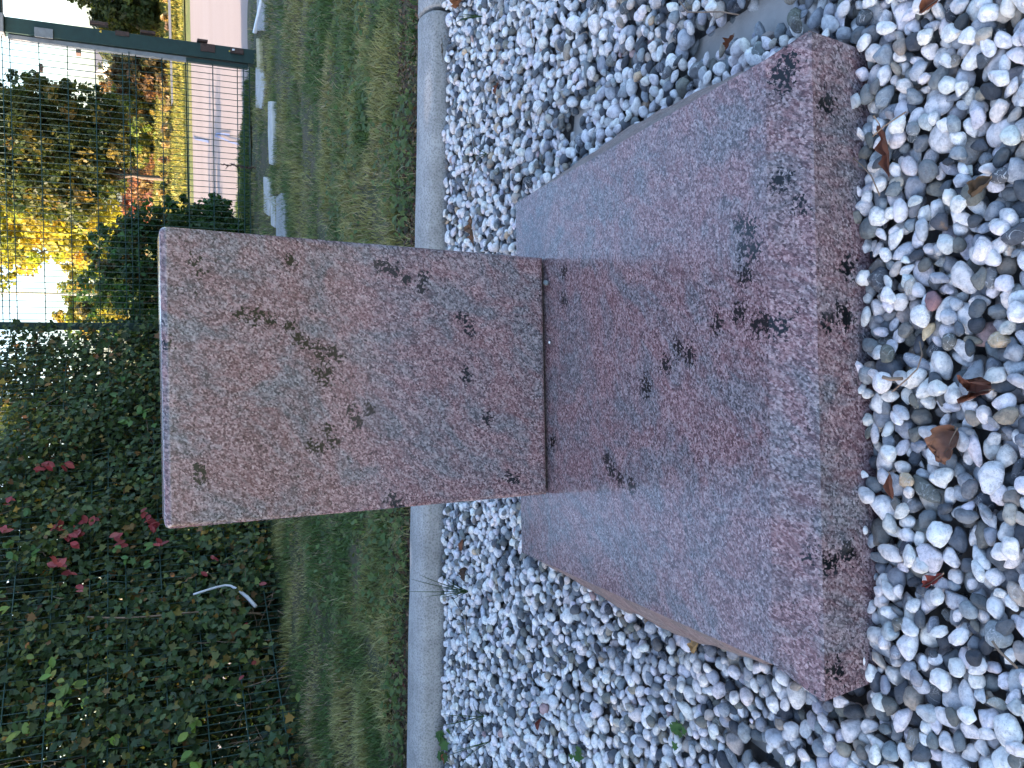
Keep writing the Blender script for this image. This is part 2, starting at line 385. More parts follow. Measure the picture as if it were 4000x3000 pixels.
peb = []
def drop(x_, y_, aa, bb, cc_, th_):
    ct, st_ = math.cos(th_), math.sin(th_); R_ = int(aa / CS) + 1; gx = np.arange(-R_, R_ + 1) * CS; GX, GY = np.meshgrid(gx, gx)
    q = ((GX * ct + GY * st_) / aa) ** 2 + ((-GX * st_ + GY * ct) / bb) ** 2; m_ = q < 1; dome = np.sqrt(1 - q[m_]) * cc_
    ix, iy = int((x_ - HM0) / CS), int((y_ - HY0) / CS)
    if ix - R_ < 0 or iy - R_ < 0 or ix + R_ >= nxh or iy + R_ >= nyh or PM[iy, ix] or H[iy, ix] > 0.1: return
    zc = cc_ * 0.9 + 0.006 * rng.random(); sub = H[iy - R_:iy + R_ + 1, ix - R_:ix + R_ + 1]; sub[m_] = np.maximum(sub[m_], zc + dome)
    peb.append((x_, y_, zc, aa, bb, cc_, th_, rng.normal(0, .2), rng.normal(0, .2)))
for y0 in np.arange(0.46, 3.08, 0.0165):
    wx = min(1.9, 0.40 + 0.64 * y0)
    for x0 in np.arange(-wx, wx, 0.0185):
        x1, y1 = x0 + rng.normal(0, .003), y0 + rng.normal(0, .003)
        if visible_region(x1, y1): aa = rng.uniform(.0115, .0155); drop(x1, y1, aa, aa * rng.uniform(.75, .95), aa * rng.uniform(.55, .75), rng.uniform(0, 3.14))
print('base stones', len(peb))
NPEB = 26000
for k in range(NPEB):
    aa = float(np.clip(rng.lognormal(math.log(0.0148), 0.25), 0.0085, 0.0245))
    bb = aa * rng.uniform(0.50, 0.92); cc_ = bb * rng.uniform(0.60, 1.0)
    if rng.random() < 0.05: aa *= 1.35; cc_ *= 0.7
    best = None; th_ = rng.uniform(0, math.pi); ct, st_ = math.cos(th_), math.sin(th_)
    R_ = int(aa / CS) + 1; gx = np.arange(-R_, R_ + 1) * CS; GX, GY = np.meshgrid(gx, gx)
    q = ((GX * ct + GY * st_) / aa) ** 2 + ((-GX * st_ + GY * ct) / bb) ** 2
    m_ = q < 1; dome = np.sqrt(1 - q[m_]) * cc_
    for tr_ in range(4):
        y_ = 0.46 + 2.62 * rng.random(); x_ = (rng.random() * 2 - 1) * min(1.9, 0.40 + 0.64 * y_)
        if not visible_region(x_, y_): continue
        ix, iy = int((x_ - HM0) / CS), int((y_ - HY0) / CS)
        if ix - R_ < 0 or iy - R_ < 0 or ix + R_ >= nxh or iy + R_ >= nyh: continue
        if PM[iy, ix] and rng.random() < 0.985: continue
        w_ = H[iy - R_:iy + R_ + 1, ix - R_:ix + R_ + 1][m_] + dome * 0.90
        mx = w_.max()
        if mx > 0.12: continue
        zc = 0.45 * mx + 0.55 * np.percentile(w_, 82)
        if best is None or zc < best[0]: best = (zc, x_, y_, ix, iy)
    if best is None: continue
    zc, x_, y_, ix, iy = best
    if zc - cc_ * .3 > target_h(y_) * 1.0: continue
    sub = H[iy - R_:iy + R_ + 1, ix - R_:ix + R_ + 1]
    sub[m_] = np.maximum(sub[m_], zc + dome)
    # tilt follows the local slope a little
    tx, ty = rng.normal(0, 0.22, 2)
    peb.append((x_, y_, zc, aa, bb, cc_, th_, tx, ty))
hole = 0
for k in range(60000):
    y_ = 0.46 + 2.62 * rng.random(); x_ = (rng.random() * 2 - 1) * min(1.9, 0.40 + 0.64 * y_)
    if not visible_region(x_, y_): continue
    ix, iy = int((x_ - HM0) / CS), int((y_ - HY0) / CS)
    if not (5 < ix < nxh - 6 and 5 < iy < nyh - 6) or PM[iy, ix] or H[iy, ix] > target_h(y_) * 0.60: continue
    aa = rng.uniform(.0115, .0170); bb = aa * rng.uniform(.55, .9); cc_ = bb * rng.uniform(.6, .95); th_ = rng.uniform(0, 3.14)
    ct, st_ = math.cos(th_), math.sin(th_); R_ = int(aa / CS) + 1; gx = np.arange(-R_, R_ + 1) * CS; GX, GY = np.meshgrid(gx, gx)
    q = ((GX * ct + GY * st_) / aa) ** 2 + ((-GX * st_ + GY * ct) / bb) ** 2; m_ = q < 1; dome = np.sqrt(1 - q[m_]) * cc_
    sub = H[iy - R_:iy + R_ + 1, ix - R_:ix + R_ + 1]; zc = float(np.percentile(sub[m_], 60)) + cc_ * 0.55
    if zc > 0.075: continue
    sub[m_] = np.maximum(sub[m_], zc + dome); peb.append((x_, y_, zc, aa, bb, cc_, th_, rng.normal(0, .3), rng.normal(0, .3))); hole += 1
print('hole fillers', hole)
peb = np.array(peb)
# visibility of each pebble in the settled bed
vis = np.zeros(len(peb), bool); pk = np.zeros(len(peb))
for k, (x_, y_, zc, aa, bb, cc_, th_, tx, ty) in enumerate(peb):
    n_ = 0
    for (u_, v_) in ((0, 0), (.6, 0), (-.6, 0), (0, .6), (0, -.6), (.4, .4), (-.4, -.4), (.4, -.4), (-.4, .4)):
        px_, py_ = x_ + u_ * aa * math.cos(th_) - v_ * bb * math.sin(th_), y_ + u_ * aa * math.sin(th_) + v_ * bb * math.cos(th_)
        ix, iy = int((px_ - HM0) / CS), int((py_ - HY0) / CS)
        if 0 <= ix < nxh and 0 <= iy < nyh and zc + cc_ * math.sqrt(1 - u_ * u_ - v_ * v_) > H[iy, ix] - 0.0022: n_ += 1
    pk[k] = n_ / 9.0; vis[k] = n_ > 0
peb = peb[vis]; pk = pk[vis]

def ico(n):
    import bmesh
    bm = bmesh.new(); bmesh.ops.create_icosphere(bm, subdivisions=n, radius=1.0)
    V_ = np.array([v.co[:] for v in bm.verts]); F_ = np.array([[v.index for v in f.verts] for f in bm.faces]); bm.free(); return V_, F_
def stone_variant(V0, k):
    r2 = np.random.default_rng(100 + k); V_ = V0.copy()
    ncut = 2 if k % 3 == 0 else (5 if k % 3 == 1 else 9)
    for _ in range(ncut):
        n_ = nz(r2.normal(size=3)); d_ = r2.uniform(0.62, 0.92) if k % 3 else r2.uniform(0.75, 0.95)
        s_ = V_ @ n_; ov = np.maximum(s_ - d_, 0); V_ = V_ - ov[:, None] * n_ * 0.88
    V_ = V_ * (1 + 0.09 * vnoise(V0 * 1.6 + k * 5.3) + (0.075 if k % 3 else 0.03) * vnoise(V0 * 4 + k * 3.1))[:, None]
    V_[:, 0] *= 1 + 0.35 * r2.uniform(-1, 1) * V_[:, 1]; V_[:, 1] *= 1 + 0.3 * r2.uniform(-1, 1) * V0[:, 0]
    ext = np.abs(V_).max(0); return V_ / ext
NV = 24
IC = {n: ico(n) for n in (2, 3)}
VAR = {n: [stone_variant(IC[n][0], k) for k in range(NV)] for n in (2, 3)}
# ico(2)=42 verts/80 faces ; ico(3)=162 verts/320 faces
def rotmats(P_):
    th_, tx, ty = P_[:, 6], P_[:, 7], P_[:, 8]; c1, s1 = np.cos(th_), np.sin(th_); n_ = len(P_)
    Z_ = np.zeros(n_); O_ = np.ones(n_)
    Rz = np.stack([c1, -s1, Z_, s1, c1, Z_, Z_, Z_, O_], -1).reshape(-1, 3, 3)
    cx, sx = np.cos(tx), np.sin(tx); Rx = np.stack([O_, Z_, Z_, Z_, cx, -sx, Z_, sx, cx], -1).reshape(-1, 3, 3)
    cy, sy = np.cos(ty), np.sin(ty); Ry = np.stack([cy, Z_, sy, Z_, O_, Z_, -sy, Z_, cy], -1).reshape(-1, 3, 3)
    return Rx @ Ry @ Rz
def stone_colors(n_):
    pal = np.array([(0.86, 0.83, 0.82), (0.80, 0.77, 0.79), (0.80, 0.76, 0.73), (0.52, 0.54, 0.58), (0.33, 0.355, 0.39), (0.21, 0.225, 0.24), (0.18, 0.18, 0.165), (0.10, 0.112, 0.13), (0.052, 0.06, 0.075), (0.34, 0.30, 0.25), (0.50, 0.45, 0.40), (0.62, 0.46, 0.32), (0.46, 0.32, 0.31)])
    w_ = np.array([.33, .13, .07, .10, .10, .09, .055, .075, .035, .025, .030, .006, .006]); w_ /= w_.sum()
    k_ = rng.choice(len(pal), n_, p=w_); c_ = pal[k_] * rng.uniform(0.86, 1.08, (n_, 1)) * (1 + rng.normal(0, 0.02, (n_, 3)))
    al = rng.random(n_)
    return np.concatenate([np.clip(c_, 0.02, 0.86), al[:, None]], 1)
PC = stone_colors(len(peb)); PR = rotmats(peb); PVAR = rng.integers(0, NV, len(peb))
# screen size and frame test
d_ = peb[:, :3] - CAM; zz = d_ @ fwd; sx_ = 2000 + F * (d_ @ RI) / zz; sy_ = 1500 - F * (d_ @ UI) / zz
size = F * peb[:, 3] * 2 / zz; inframe = (sx_ > 0) & (sx_ < 4000) & (sy_ > 0) & (sy_ < 3000)
score = size * (pk > 0.75) * inframe * np.sqrt(peb[:, 4] / peb[:, 3])
top = np.argsort(-score)[:299]; istop = np.zeros(len(peb), bool); istop[top] = True
# a chosen few get the colours of stones one notices
for (qx, qy, colr) in ((3655, 1280, (0.80, 0.62, 0.38)), (3363, 1575, (0.82, 0.82, 0.80)), (3635, 1165, (0.30, 0.17, 0.18)), (3760, 1315, (0.16, 0.17, 0.19)), (3710, 2545, (0.13, 0.14, 0.15)), (3530, 735, (0.58, 0.50, 0.40)), (3760, 2145, (0.10, 0.12, 0.15)), (3920, 1060, (0.20, 0.17, 0.14)), (2475, 310, (0.68, 0.50, 0.34)), (1820, 210, (0.68, 0.50, 0.34)), (3590, 420, (0.15, 0.17, 0.20)), (3440, 350, (0.17, 0.18, 0.19)), (3120, 75, (0.14, 0.15, 0.12)), (3035, 30, (0.09, 0.10, 0.13)), (3250, 95, (0.6, 0.6, 0.62))):
    k = int(np.argmin(np.hypot(sx_ - qx, sy_ - qy) + (pk < 0.6) * 200)); PC[k, :3] = colr
for k in top:
    V_ = (VAR[3][PVAR[k]] * peb[k, 3:6]) @ PR[k].T + peb[k, :3]
    add('pebble', V_, IC[3][1], M['pebble'], gravel, loc=peb[k, :3], smooth=True, colors=np.repeat(PC[k][None], len(V_), 0))
rest = np.where(~istop)[0]; Vs = []; Fs = []; Cs = []; nb = 0
for lod in (3, 2):
    near = ((peb[rest, 1] < 1.35) & (pk[rest] > 0.2))
    ids = rest[near] if lod == 3 else rest[~near]
    for v_ in range(NV):
        ii = ids[PVAR[ids] == v_]
        if len(ii) == 0: continue
        B_ = VAR[lod][v_][None] * peb[ii, None, 3:6]
        W_ = np.einsum('nij,nvj->nvi', PR[ii], B_) + peb[ii, None, :3]
        nv_ = W_.shape[1]; Vs.append(W_.reshape(-1, 3)); Cs.append(np.repeat(PC[ii], nv_, 0))
        Fs.append((IC[lod][1][None] + (nb + np.arange(len(ii)) * nv_)[:, None, None]).reshape(-1, 3)); nb += len(ii) * nv_
o = add('pebbles', np.concatenate(Vs), np.concatenate(Fs), M['pebble'], gravel, smooth=True, colors=np.concatenate(Cs)); tag(o, kind='stuff')
print('pebbles', len(peb), 'tris', sum(len(f) for f in Fs))

def bed_height(x_, y_, r_=0.012):
    ix, iy = int((x_ - HM0) / CS), int((y_ - HY0) / CS); k_ = int(r_ / CS) + 1
    s_ = H[max(0, iy - k_):iy + k_ + 1, max(0, ix - k_):ix + k_ + 1]; s_ = s_[s_ < 0.14]
    return float(s_.max()) if s_.size else 0.05
def bed_hit(px_, py_):
    z_ = 0.05
    for _ in range(3): q = onz(px_, py_, z_); z_ = bed_height(q[0], q[1])
    return onz(px_, py_, z_)

# ------------------------------------------------------------------ granite slab
def spot_attr(V_, pts, rad_):
    s_ = np.zeros(len(V_))
    for q in pts: s_ = np.maximum(s_, np.clip(1.05 - np.linalg.norm(V_ - q, axis=1) / rad_, 0, 1))
    return s_
SP = [(1060, 90), (1100, 110), (1070, 200), (1120, 210), (1080, 320), (1050, 500), (1130, 560), (1165, 540), (1190, 560), (1230, 560), (1300, 470), (1330, 440), (950, 550), (770, 660), (820, 700), (710, 740), (620, 850), (620, 830), (240, 310), (240, 440), (190, 1100), (440, 1180), (460, 1230), (500, 1270), (550, 1300), (1330, 1010), (1310, 600)]
spots = [onz(2000 + x_ / 1.185, 800 + y_ / 1.185, .18) for x_, y_ in SP] + [onz(x_, y_, .17) for x_, y_ in ((3074, 235), (3056, 325), (3040, 300), (3165, 741), (3110, 795), (3080, 250), (3170, 2140), (3150, 2180), (3050, 700))]
spotsf = [ony(x_, y_, 0.985) for x_, y_ in ((3240, 400), (3230, 420), (3310, 1040), (3300, 1240), (3290, 1220), (3230, 1250), (3310, 2160), (3250, 2190), (3230, 2210), (3260, 2620))]
slab = thing('granite_slab', 'low polished pink granite slab lying on the gravel in front of the headstone', 'grave slab', (0.02, 1.5, 0))
def lerp(a_, b_, t_): return a_ * (1 - t_) + b_ * t_
NXs, NYs = 150, 150
def bilerp(p00, p10, p01, p11, nx_, ny_):
    u_ = np.linspace(0, 1, nx_); v_ = np.linspace(0, 1, ny_); U_, V2 = np.meshgrid(u_, v_)
    P_ = (p00[None, None] * ((1 - U_) * (1 - V2))[..., None] + p10[None, None] * (U_ * (1 - V2))[..., None] + p01[None, None] * ((1 - U_) * V2)[..., None] + p11[None, None] * (U_ * V2)[..., None]).reshape(-1, 3)
    i_ = np.arange(ny_ - 1)[:, None] * nx_ + np.arange(nx_ - 1)[None, :]
    return P_, np.stack([i_, i_ + 1, i_ + nx_ + 1, i_ + nx_], -1).reshape(-1, 4)
def join_grids(gs):
    Vs_, Fs_, n_ = [], [], 0
    for v_, f_ in gs: Vs_.append(v_); Fs_.append(f_ + n_); n_ += len(v_)
    return np.concatenate(Vs_), np.concatenate(Fs_)
def dn(p_, z_, dx=0, dy=0): return np.array([p_[0] + dx, p_[1] + dy, z_])
e_ = 0.003  # eased edges
top_g = bilerp(CL, CR, BL, BR, 170, 170)
V, Fq = top_g; add('slab_top', V, Fq, M['granite'], slab, attrs={'spot': spot_attr(V, spots, 0.034)})
FLt, FRt = FL + [0, e_, 0.001], FR + [0, e_, 0.001]; FLf, FRf = FL + [0, 0, -e_], FR + [0, 0, -e_]
V, Fq = join_grids([bilerp(FLt, FRt, CL, CR, 170, 16), bilerp(FLf, FRf, FLt, FRt, 170, 2)])
o = add('front_chamfer', V, Fq, M['granite'], slab, attrs={'spot': spot_attr(V, spots, 0.034)})
V, Fq = join_grids([bilerp(dn(FL, 0.0, 0.02), dn(FR, 0.0, -0.02), FLf, FRf, 170, 30)])
add('front_face', V, Fq, M['granite'], slab, attrs={'spot': spot_attr(V, spotsf, 0.032)})
for s_, (fc, cc2, bc) in ((-1, (FL, CL, BL)), (1, (FR, CR, BR))):
    n_ = 90; tt = np.linspace(0, 1, n_); lv = 9; rows = []
    for j in range(lv):
        w_ = j / (lv - 1)
        row = []
        for t_ in tt:
            pt_ = lerp(fc, bc, t_) if t_ > 0 else fc.copy()
            yt = pt_[1]
            if yt < cc2[1]: k_ = (yt - fc[1]) / (cc2[1] - fc[1]); tp = lerp(fc, cc2, k_)
            else: k_ = (yt - cc2[1]) / (bc[1] - cc2[1]); tp = lerp(cc2, bc, k_)
            env = math.sin(math.pi * min(1, t_ * 1.02 + 0.0)) ** 0.6 if t_ < 1 else 0
            outw = (0.064 * env + 0.022 * t_) * min(1, w_ * 1.9) ** 0.8 - 0.02 * w_ * max(0, 1 - t_ * 7)
            x_ = tp[0] + s_ * outw; z_ = tp[2] * (1 - w_)
            row.append([x_, yt, z_])
        rows.append(row)
    A_ = np.array(rows); nn = fbm(A_.reshape(-1, 3) * np.array([18, 14, 26]), 4).reshape(lv, n_)
    wj = np.clip(np.arange(lv) / 2.0, 0, 1)[:, None]; A_[..., 0] += s_ * 0.007 * nn * wj * np.sin(np.pi * np.clip(tt, 0.0, 1))[None] ** .5
    i_ = np.arange(lv - 1)[:, None] * n_ + np.arange(n_ - 1)[None]; Fq = np.stack([i_, i_ + 1, i_ + n_ + 1, i_ + n_], -1).reshape(-1, 4)
    if s_ > 0: Fq = Fq[:, ::-1]
    o = add('side_face', A_.reshape(-1, 3), Fq, M['granite_rough'], slab, attrs={'spot': np.zeros(lv * n_)}); o['label'] = 'rough split %s side face' % ('left' if s_ < 0 else 'right')
V, Fq = bilerp(dn(BR, 0, .03), dn(BL, 0, -.03), BR, BL, 30, 4); add('back_face', V, Fq, M['granite_rough'], slab, attrs={'spot': np.zeros(len(V))})

# ------------------------------------------------------------------ headstone (rounded box, tapering downwards)
HT = 0.125; YB, YT = 1.812, 1.828
zb_, zt_ = 0.1875, 1.015
bl_, br_ = ony(2148, 1931, YB), ony(2120, 1005, YB); tl_, tr2 = ony(631, 2072, YT), ony(635, 881, YT)
stone = thing('headstone', 'upright polished pink granite headstone, plain without lettering, standing on the granite slab', 'headstone', (0.02, 1.87, 0.18))
HSP = [(530, 480), (490, 510), (585, 515), (720, 600), (760, 630), (820, 650), (890, 670), (915, 700), (830, 690), (870, 770), (820, 780), (855, 820), (985, 950), (1000, 1000), (1010, 1020), (1080, 960), (880, 1060), (895, 1110), (830, 1145), (790, 1140), (1160, 245), (1200, 265), (1330, 350), (1250, 310), (1130, 235), (1350, 300), (1560, 510), (1570, 560), (1530, 500), (1550, 770), (1560, 800), (1660, 1000), (1800, 1310), (1770, 1290), (1180, 1390), (1230, 1440), (1210, 1430), (230, 1260), (240, 1300), (200, 210), (220, 265), (60, 630), (680, 210), (680, 540), (440, 480)]
hs = [ony(600 + x_ / 1.276, 850 + y_ / 1.276, 1.82) for x_, y_ in HSP]
def rbox_face(nu, nv): pass
# build as a dense front grid with rolled edges: rings from front rectangle to back
RR = 0.011
prof = [(0.0, RR), (RR * 0.05, RR * 0.62), (RR * 0.3, RR * 0.28), (RR * 0.62, RR * 0.07), (RR, 0.0)]   # (inset from silhouette, depth)
bm_parts = []
def stone_pt(u_, w_, inset, depth):       # u,w in 0..1 across/up, inset inwards on the silhouette
    hgt = zt_ - zb_; wz = zb_ + inset + w_ * (hgt - 2 * inset); f_ = (wz - zb_) / hgt
    xl = bl_[0] + (tl_[0] - bl_[0]) * f_ + inset; xr = br_[0] + (tr2[0] - br_[0]) * f_ - inset
    return [xl + (xr - xl) * u_, YB + (YT - YB) * f_ + depth, wz]
def corner_round(P_):                      # round the silhouette corners (top ones more)
    P_ = P_.copy(); r_ = 0.013
    for (cxp, sx2) in (((tl_[0], 1)), ((tr2[0], -1))):
        cx0 = cxp + sx2 * r_; cz0 = zt_ - r_
        dx_ = (cx0 - P_[:, 0]) * sx2; dz_ = P_[:, 2] - cz0; m2 = (dx_ > 0) & (dz_ > 0)
        mx_ = np.maximum(dx_, dz_); ln = np.hypot(dx_, dz_) + 1e-9; k_ = np.where(m2, mx_ / ln, 1)
        P_[:, 0] = np.where(m2, cx0 - sx2 * dx_ * k_, P_[:, 0]); P_[:, 2] = np.where(m2, cz0 + dz_ * k_, P_[:, 2])
    return P_
nu, nv = 120, 170
def nonlin(n_):
    b_ = np.linspace(0, 1, n_); ed = 0.026; e1 = np.linspace(0, ed, 8)[:-1]; mid = np.linspace(ed, 1 - ed, n_ - 14); return np.concatenate([e1, mid, 1 - e1[::-1]])
us, ws = nonlin(nu), nonlin(nv); nu, nv = len(us), len(ws)
front = np.array([stone_pt(u_, w_, RR, 0) for w_ in ws for u_ in us])
ring_idx = [j for j in range(nu)] + [r * nu + nu - 1 for r in range(1, nv)] + [(nv - 1) * nu + j for j in range(nu - 2, -1, -1)] + [r * nu for r in range(nv - 2, 0, -1)]
def ring(inset, depth):
    P_ = [stone_pt(u_, 0, inset, depth) for u_ in us] + [stone_pt(1, w_, inset, depth) for w_ in ws[1:]] + [stone_pt(u_, 1, inset, depth) for u_ in us[::-1][1:]] + [stone_pt(0, w_, inset, depth) for w_ in ws[::-1][1:-1]]
    return np.array(P_)
Vh = [front]; i_ = np.arange(nv - 1)[:, None] * nu + np.arange(nu - 1)[None]; Fh = [np.stack([i_, i_ + 1, i_ + nu + 1, i_ + nu], -1).reshape(-1, 4)]
nr = len(ring_idx); prev = np.array(ring_idx); cnt = len(front)
seq = [(i2, d2) for i2, d2 in prof[::-1][1:]] + [(0, HT * 0.5), (0, HT - RR)] + [(i2, HT - d2) for i2, d2 in prof[1:]]
for ins, dep in seq:
    Vh.append(ring(ins, dep)); cur = cnt + np.arange(nr); cnt += nr
    Fh.append(np.stack([prev, cur, np.roll(cur, -1), np.roll(prev, -1)], -1)); prev = cur
Vh = corner_round(np.concatenate(Vh)); Fh = np.concatenate(Fh)
bb_ = np.array([stone_pt(u_, w_, RR, HT) for w_ in (0, 1) for u_ in (0, 1)]); Vh = np.concatenate([Vh, bb_]); Fh = np.concatenate([Fh, np.array([[cnt, cnt + 2, cnt + 3, cnt + 1]])])
o = add('stone_body', Vh, Fh, M['granite'], stone, smooth=True, attrs={'spot': spot_attr(Vh, hs, 0.027)})
v_, f_ = box((0.018, 1.88, 0.1842), (0.530, 0.100, 0.0076)); add('joint_seal', v_, f_, M['dark'], stone)
# pebbles caught in the joint
def lone_stone(name, loc, ax, colr, label, k=4, rz=0.3):
    P_ = np.array([[*loc, *ax, rz, 0.1, 0.1]]); V_ = (VAR[3][k] * np.array(ax)) @ rotmats(P_)[0].T + np.array(loc)
    o = add(name, V_, IC[3][1], M['pebble'], None, loc=loc, smooth=True, colors=np.repeat(np.array([[*colr, 0.6]]), len(V_), 0)); tag(o, label, 'pebble'); return o
q = onz(2128, 1105, 0.187); lone_stone('pebble', (q[0], q[1] - 0.004, 0.1865), (0.0085, 0.006, 0.0062), (0.16, 0.19, 0.21), 'small blue grey pebble caught at the foot of the headstone near its right end', 4, 1.2)
q = onz(2144, 1338, 0.182); lone_stone('pebble', (q[0], q[1] - 0.002, 0.182), (0.0032, 0.0024, 0.0024), (0.8, 0.8, 0.8), 'tiny white stone chip at the foot of the headstone, near the middle', 7)

# ------------------------------------------------------------------ kerb stones
def kerb_stone(s0, s1, label):
    """runs along the kerb line from distance s0 to s1 (metres left of K0)"""
    pr = [(0.000, -0.06), (0.000, -0.030), (0.004, -0.020), (0.012, -0.012), (0.030, -0.004), (0.055, 0.001), (0.085, 0.003), (0.120, 0.001), (0.150, -0.006), (0.166, -0.014), (0.174, -0.030), (0.175, -0.13), (0.0, -0.13)]
    n_ = 60; ss = np.concatenate([[s0, s0 + 0.003], np.linspace(s0 + 0.01, s1 - 0.01, n_), [s1 - 0.003, s1]]); V_ = []; 
    for i_, s_ in enumerate(ss):
        edge = 0.008 if i_ in (0, len(ss) - 1) else (0.001 if i_ in (1, len(ss) - 2) else 0)
        for (p_, h_) in pr:
            xy = K0 + kd * s_ + kn * (p_ + (edge if p_ < 0.08 else -edge)); V_.append([xy[0], xy[1], max(-0.1, kerb_top(xy[0]) + h_ - edge)])
    V_ = np.array(V_); m_ = len(pr); nn = 0.0016 * fbm(V_ * 9, 3); V_[:, 2] += nn; V_[:, 1] += nn
    Fq_ = [[i_ * m_ + k_, i_ * m_ + (k_ + 1) % m_, (i_ + 1) * m_ + (k_ + 1) % m_, (i_ + 1) * m_ + k_] for i_ in range(len(ss) - 1) for k_ in range(m_)]
    Fq_ += [list(range(m_))[::-1], [(len(ss) - 1) * m_ + k_ for k_ in range(m_)]]
    mid = K0 + kd * (s0 + s1) / 2; o = add('kerb_stone', V_, Fq_, M['kerb'], None, loc=(mid[0], mid[1], 0), smooth=True); tag(o, label, 'kerb stone'); return o
kerb_stone(0.040, 5.2, 'long grey concrete kerb stone running behind the headstone between the gravel and the lawn')
kerb_stone(-4.5, 0.028, 'second grey kerb stone, past the joint at the right end of the gravel edge')

# ------------------------------------------------------------------ foliage tools
def leaf_template(kind):
    if kind == 'ovate':
        V_ = np.array([[0, 0, 0], [0.22, 0.25, .04], [0.30, 0.5, .05], [0.20, 0.8, .02], [0, 1.0, -.06], [-0.20, 0.8, .02], [-0.30, 0.5, .05], [-0.22, 0.25, .04], [0, 0.5, -.03]])
        F_ = np.array([[8, 0, 1], [8, 1, 2], [8, 2, 3], [8, 3, 4], [8, 4, 5], [8, 5, 6], [8, 6, 7], [8, 7, 0]])
    elif kind == 'lobed':
        pts = [(0, 0), (.16, .06), (.44, .02), (.34, .26), (.58, .50), (.27, .55), (.20, .72), (0, 1.0), (-.20, .72), (-.27, .55), (-.58, .50), (-.34, .26), (-.44, .02), (-.16, .06)]
        V_ = np.array([[x_, y_, 0.05 * math.sin(3 * x_ + 2 * y_)] for x_, y_ in pts] + [[0, .4, -.04]]); n_ = len(pts)
        F_ = np.array([[n_, k_, (k_ + 1) % n_] for k_ in range(n_)])
    elif kind == 'small':
        V_ = np.array([[0, 0, 0], [0.30, 0.45, .05], [0, 1.0, -.03], [-0.30, 0.45, .05]]); F_ = np.array([[0, 1, 2], [0, 2, 3]])
    return V_, F_
LT = {k: leaf_template(k) for k in ('ovate', 'lobed', 'small')}
def frames(N_, spin):
    """rotation matrices whose Z is N_, with random spin"""
    N_ = nz(N_); up_ = np.where(np.abs(N_[:, 2:3]) > 0.95, [[1.0, 0, 0]], [[0, 0, 1.0]])
    X_ = nz(np.cross(up_, N_)); Y_ = np.cross(N_, X_); c_, s_ = np.cos(spin)[:, None], np.sin(spin)[:, None]
    A_ = X_ * c_ + Y_ * s_; B_ = -X_ * s_ + Y_ * c_
    return np.stack([A_, B_, N_], -1)
def leaves(P_, N_, S_, C_, kind='ovate', spin=None):
    V0, F0 = LT[kind]; n_ = len(P_)
    if spin is None: spin = rng.uniform(0, 2 * math.pi, n_)
    R_ = frames(N_, spin); W_ = np.einsum('nij,vj->nvi', R_, V0 - [0, .4, 0]) * S_[:, None, None] + P_[:, None]
    k_ = len(V0); return W_.reshape(-1, 3), (F0[None] + (np.arange(n_) * k_)[:, None, None]).reshape(-1, 3), np.repeat(C_, k_, 0)
def cat(parts):
    Vs_, Fs_, Cs_, n_ = [], [], [], 0
    for v_, f_, c_ in parts: Vs_.append(v_); Fs_.append(f_ + n_); Cs_.append(c_); n_ += len(v_)
    return np.concatenate(Vs_), np.concatenate(Fs_), np.concatenate(Cs_)
def palette(n_, cols, w_=None, var=0.2):
    cols = np.array(cols); w_ = None if w_ is None else np.array(w_) / np.sum(w_)
    return np.clip(cols[rng.choice(len(cols), n_, p=w_)] * rng.uniform(1 - var, 1 + var, (n_, 1)) * (1 + rng.normal(0, .06, (n_, 3))), 0.003, 0.8)

# ------------------------------------------------------------------ lawn grass
def grass(name, n_, region, hmin, hmax, wid, colf, zf, parent=None, lean=0.5, clump=0.0):
    X_, Y_ = region(n_); n_ = len(X_); Z_ = zf(X_, Y_)
    h_ = rng.uniform(hmin, hmax, n_) * np.clip(1 + 0.7 * fbm(np.stack([X_ * 5, Y_ * 5, X_ * 0], -1), 3), .35, 2); an = rng.uniform(0, 2 * math.pi, n_); ln = rng.uniform(0.1, lean, n_) * h_
    dirx, diry = np.cos(an), np.sin(an); w_ = wid * rng.uniform(0.6, 1.4, n_)
    px_, py_ = -diry, dirx; B_ = np.stack([X_, Y_, Z_], -1)
    rows = []
    for t_, wf in ((0, 1.0), (0.5, 0.85), (1.0, 0.0)):
        cxy = B_ + np.stack([dirx * ln * t_ ** 2, diry * ln * t_ ** 2, h_ * (t_ - 0.18 * t_ * t_)], -1)
        off = np.stack([px_, py_, 0 * px_], -1) * (w_ * wf / 2)[:, None]
        if wf: rows += [cxy - off, cxy + off]
        else: rows += [cxy]
    V_ = np.stack(rows, 1).reshape(-1, 3); i_ = np.arange(n_)[:, None] * 5
    F_ = np.concatenate([i_ + [[0, 1, 3]], i_ + [[0, 3, 2]], i_ + [[2, 3, 4]]], 0)
    C_ = np.repeat(colf(X_, Y_), 5, 0)
    return add(name, V_, F_, M['grass'], parent, colors=C_)
def lawn_region(n_):
    Y_ = 3.05 + (7.95 - 3.05) * rng.random(n_) ** 1.35; X_ = (rng.random(n_) * 2 - 1) * (0.75 + 0.50 * Y_)
    yk_ = kerb_front(X_) + KW; k_ = (Y_ > yk_ + 0.02)
    # keep in front of the hedge line
    dd = (X_ - 0.5) * 0.773 + (Y_ - 7.9) * -0.634
    k_ &= (dd > -0.10)
    bare = fbm(np.stack([X_ * 2.2, Y_ * 2.2, X_ * 0 + 4], -1), 3); near = Y_ - yk_
    k_ &= ~((near < 0.10 + 0.16 * (bare < 0.25)) & (rng.random(n_) < 0.86)); k_ &= ~((Y_ > 6.9) & (bare > -0.1) & (X_ > 0.2) & (rng.random(n_) < 0.8)) & ~((bare < -0.55) & (rng.random(n_) < 0.6))
    return X_[k_], Y_[k_]
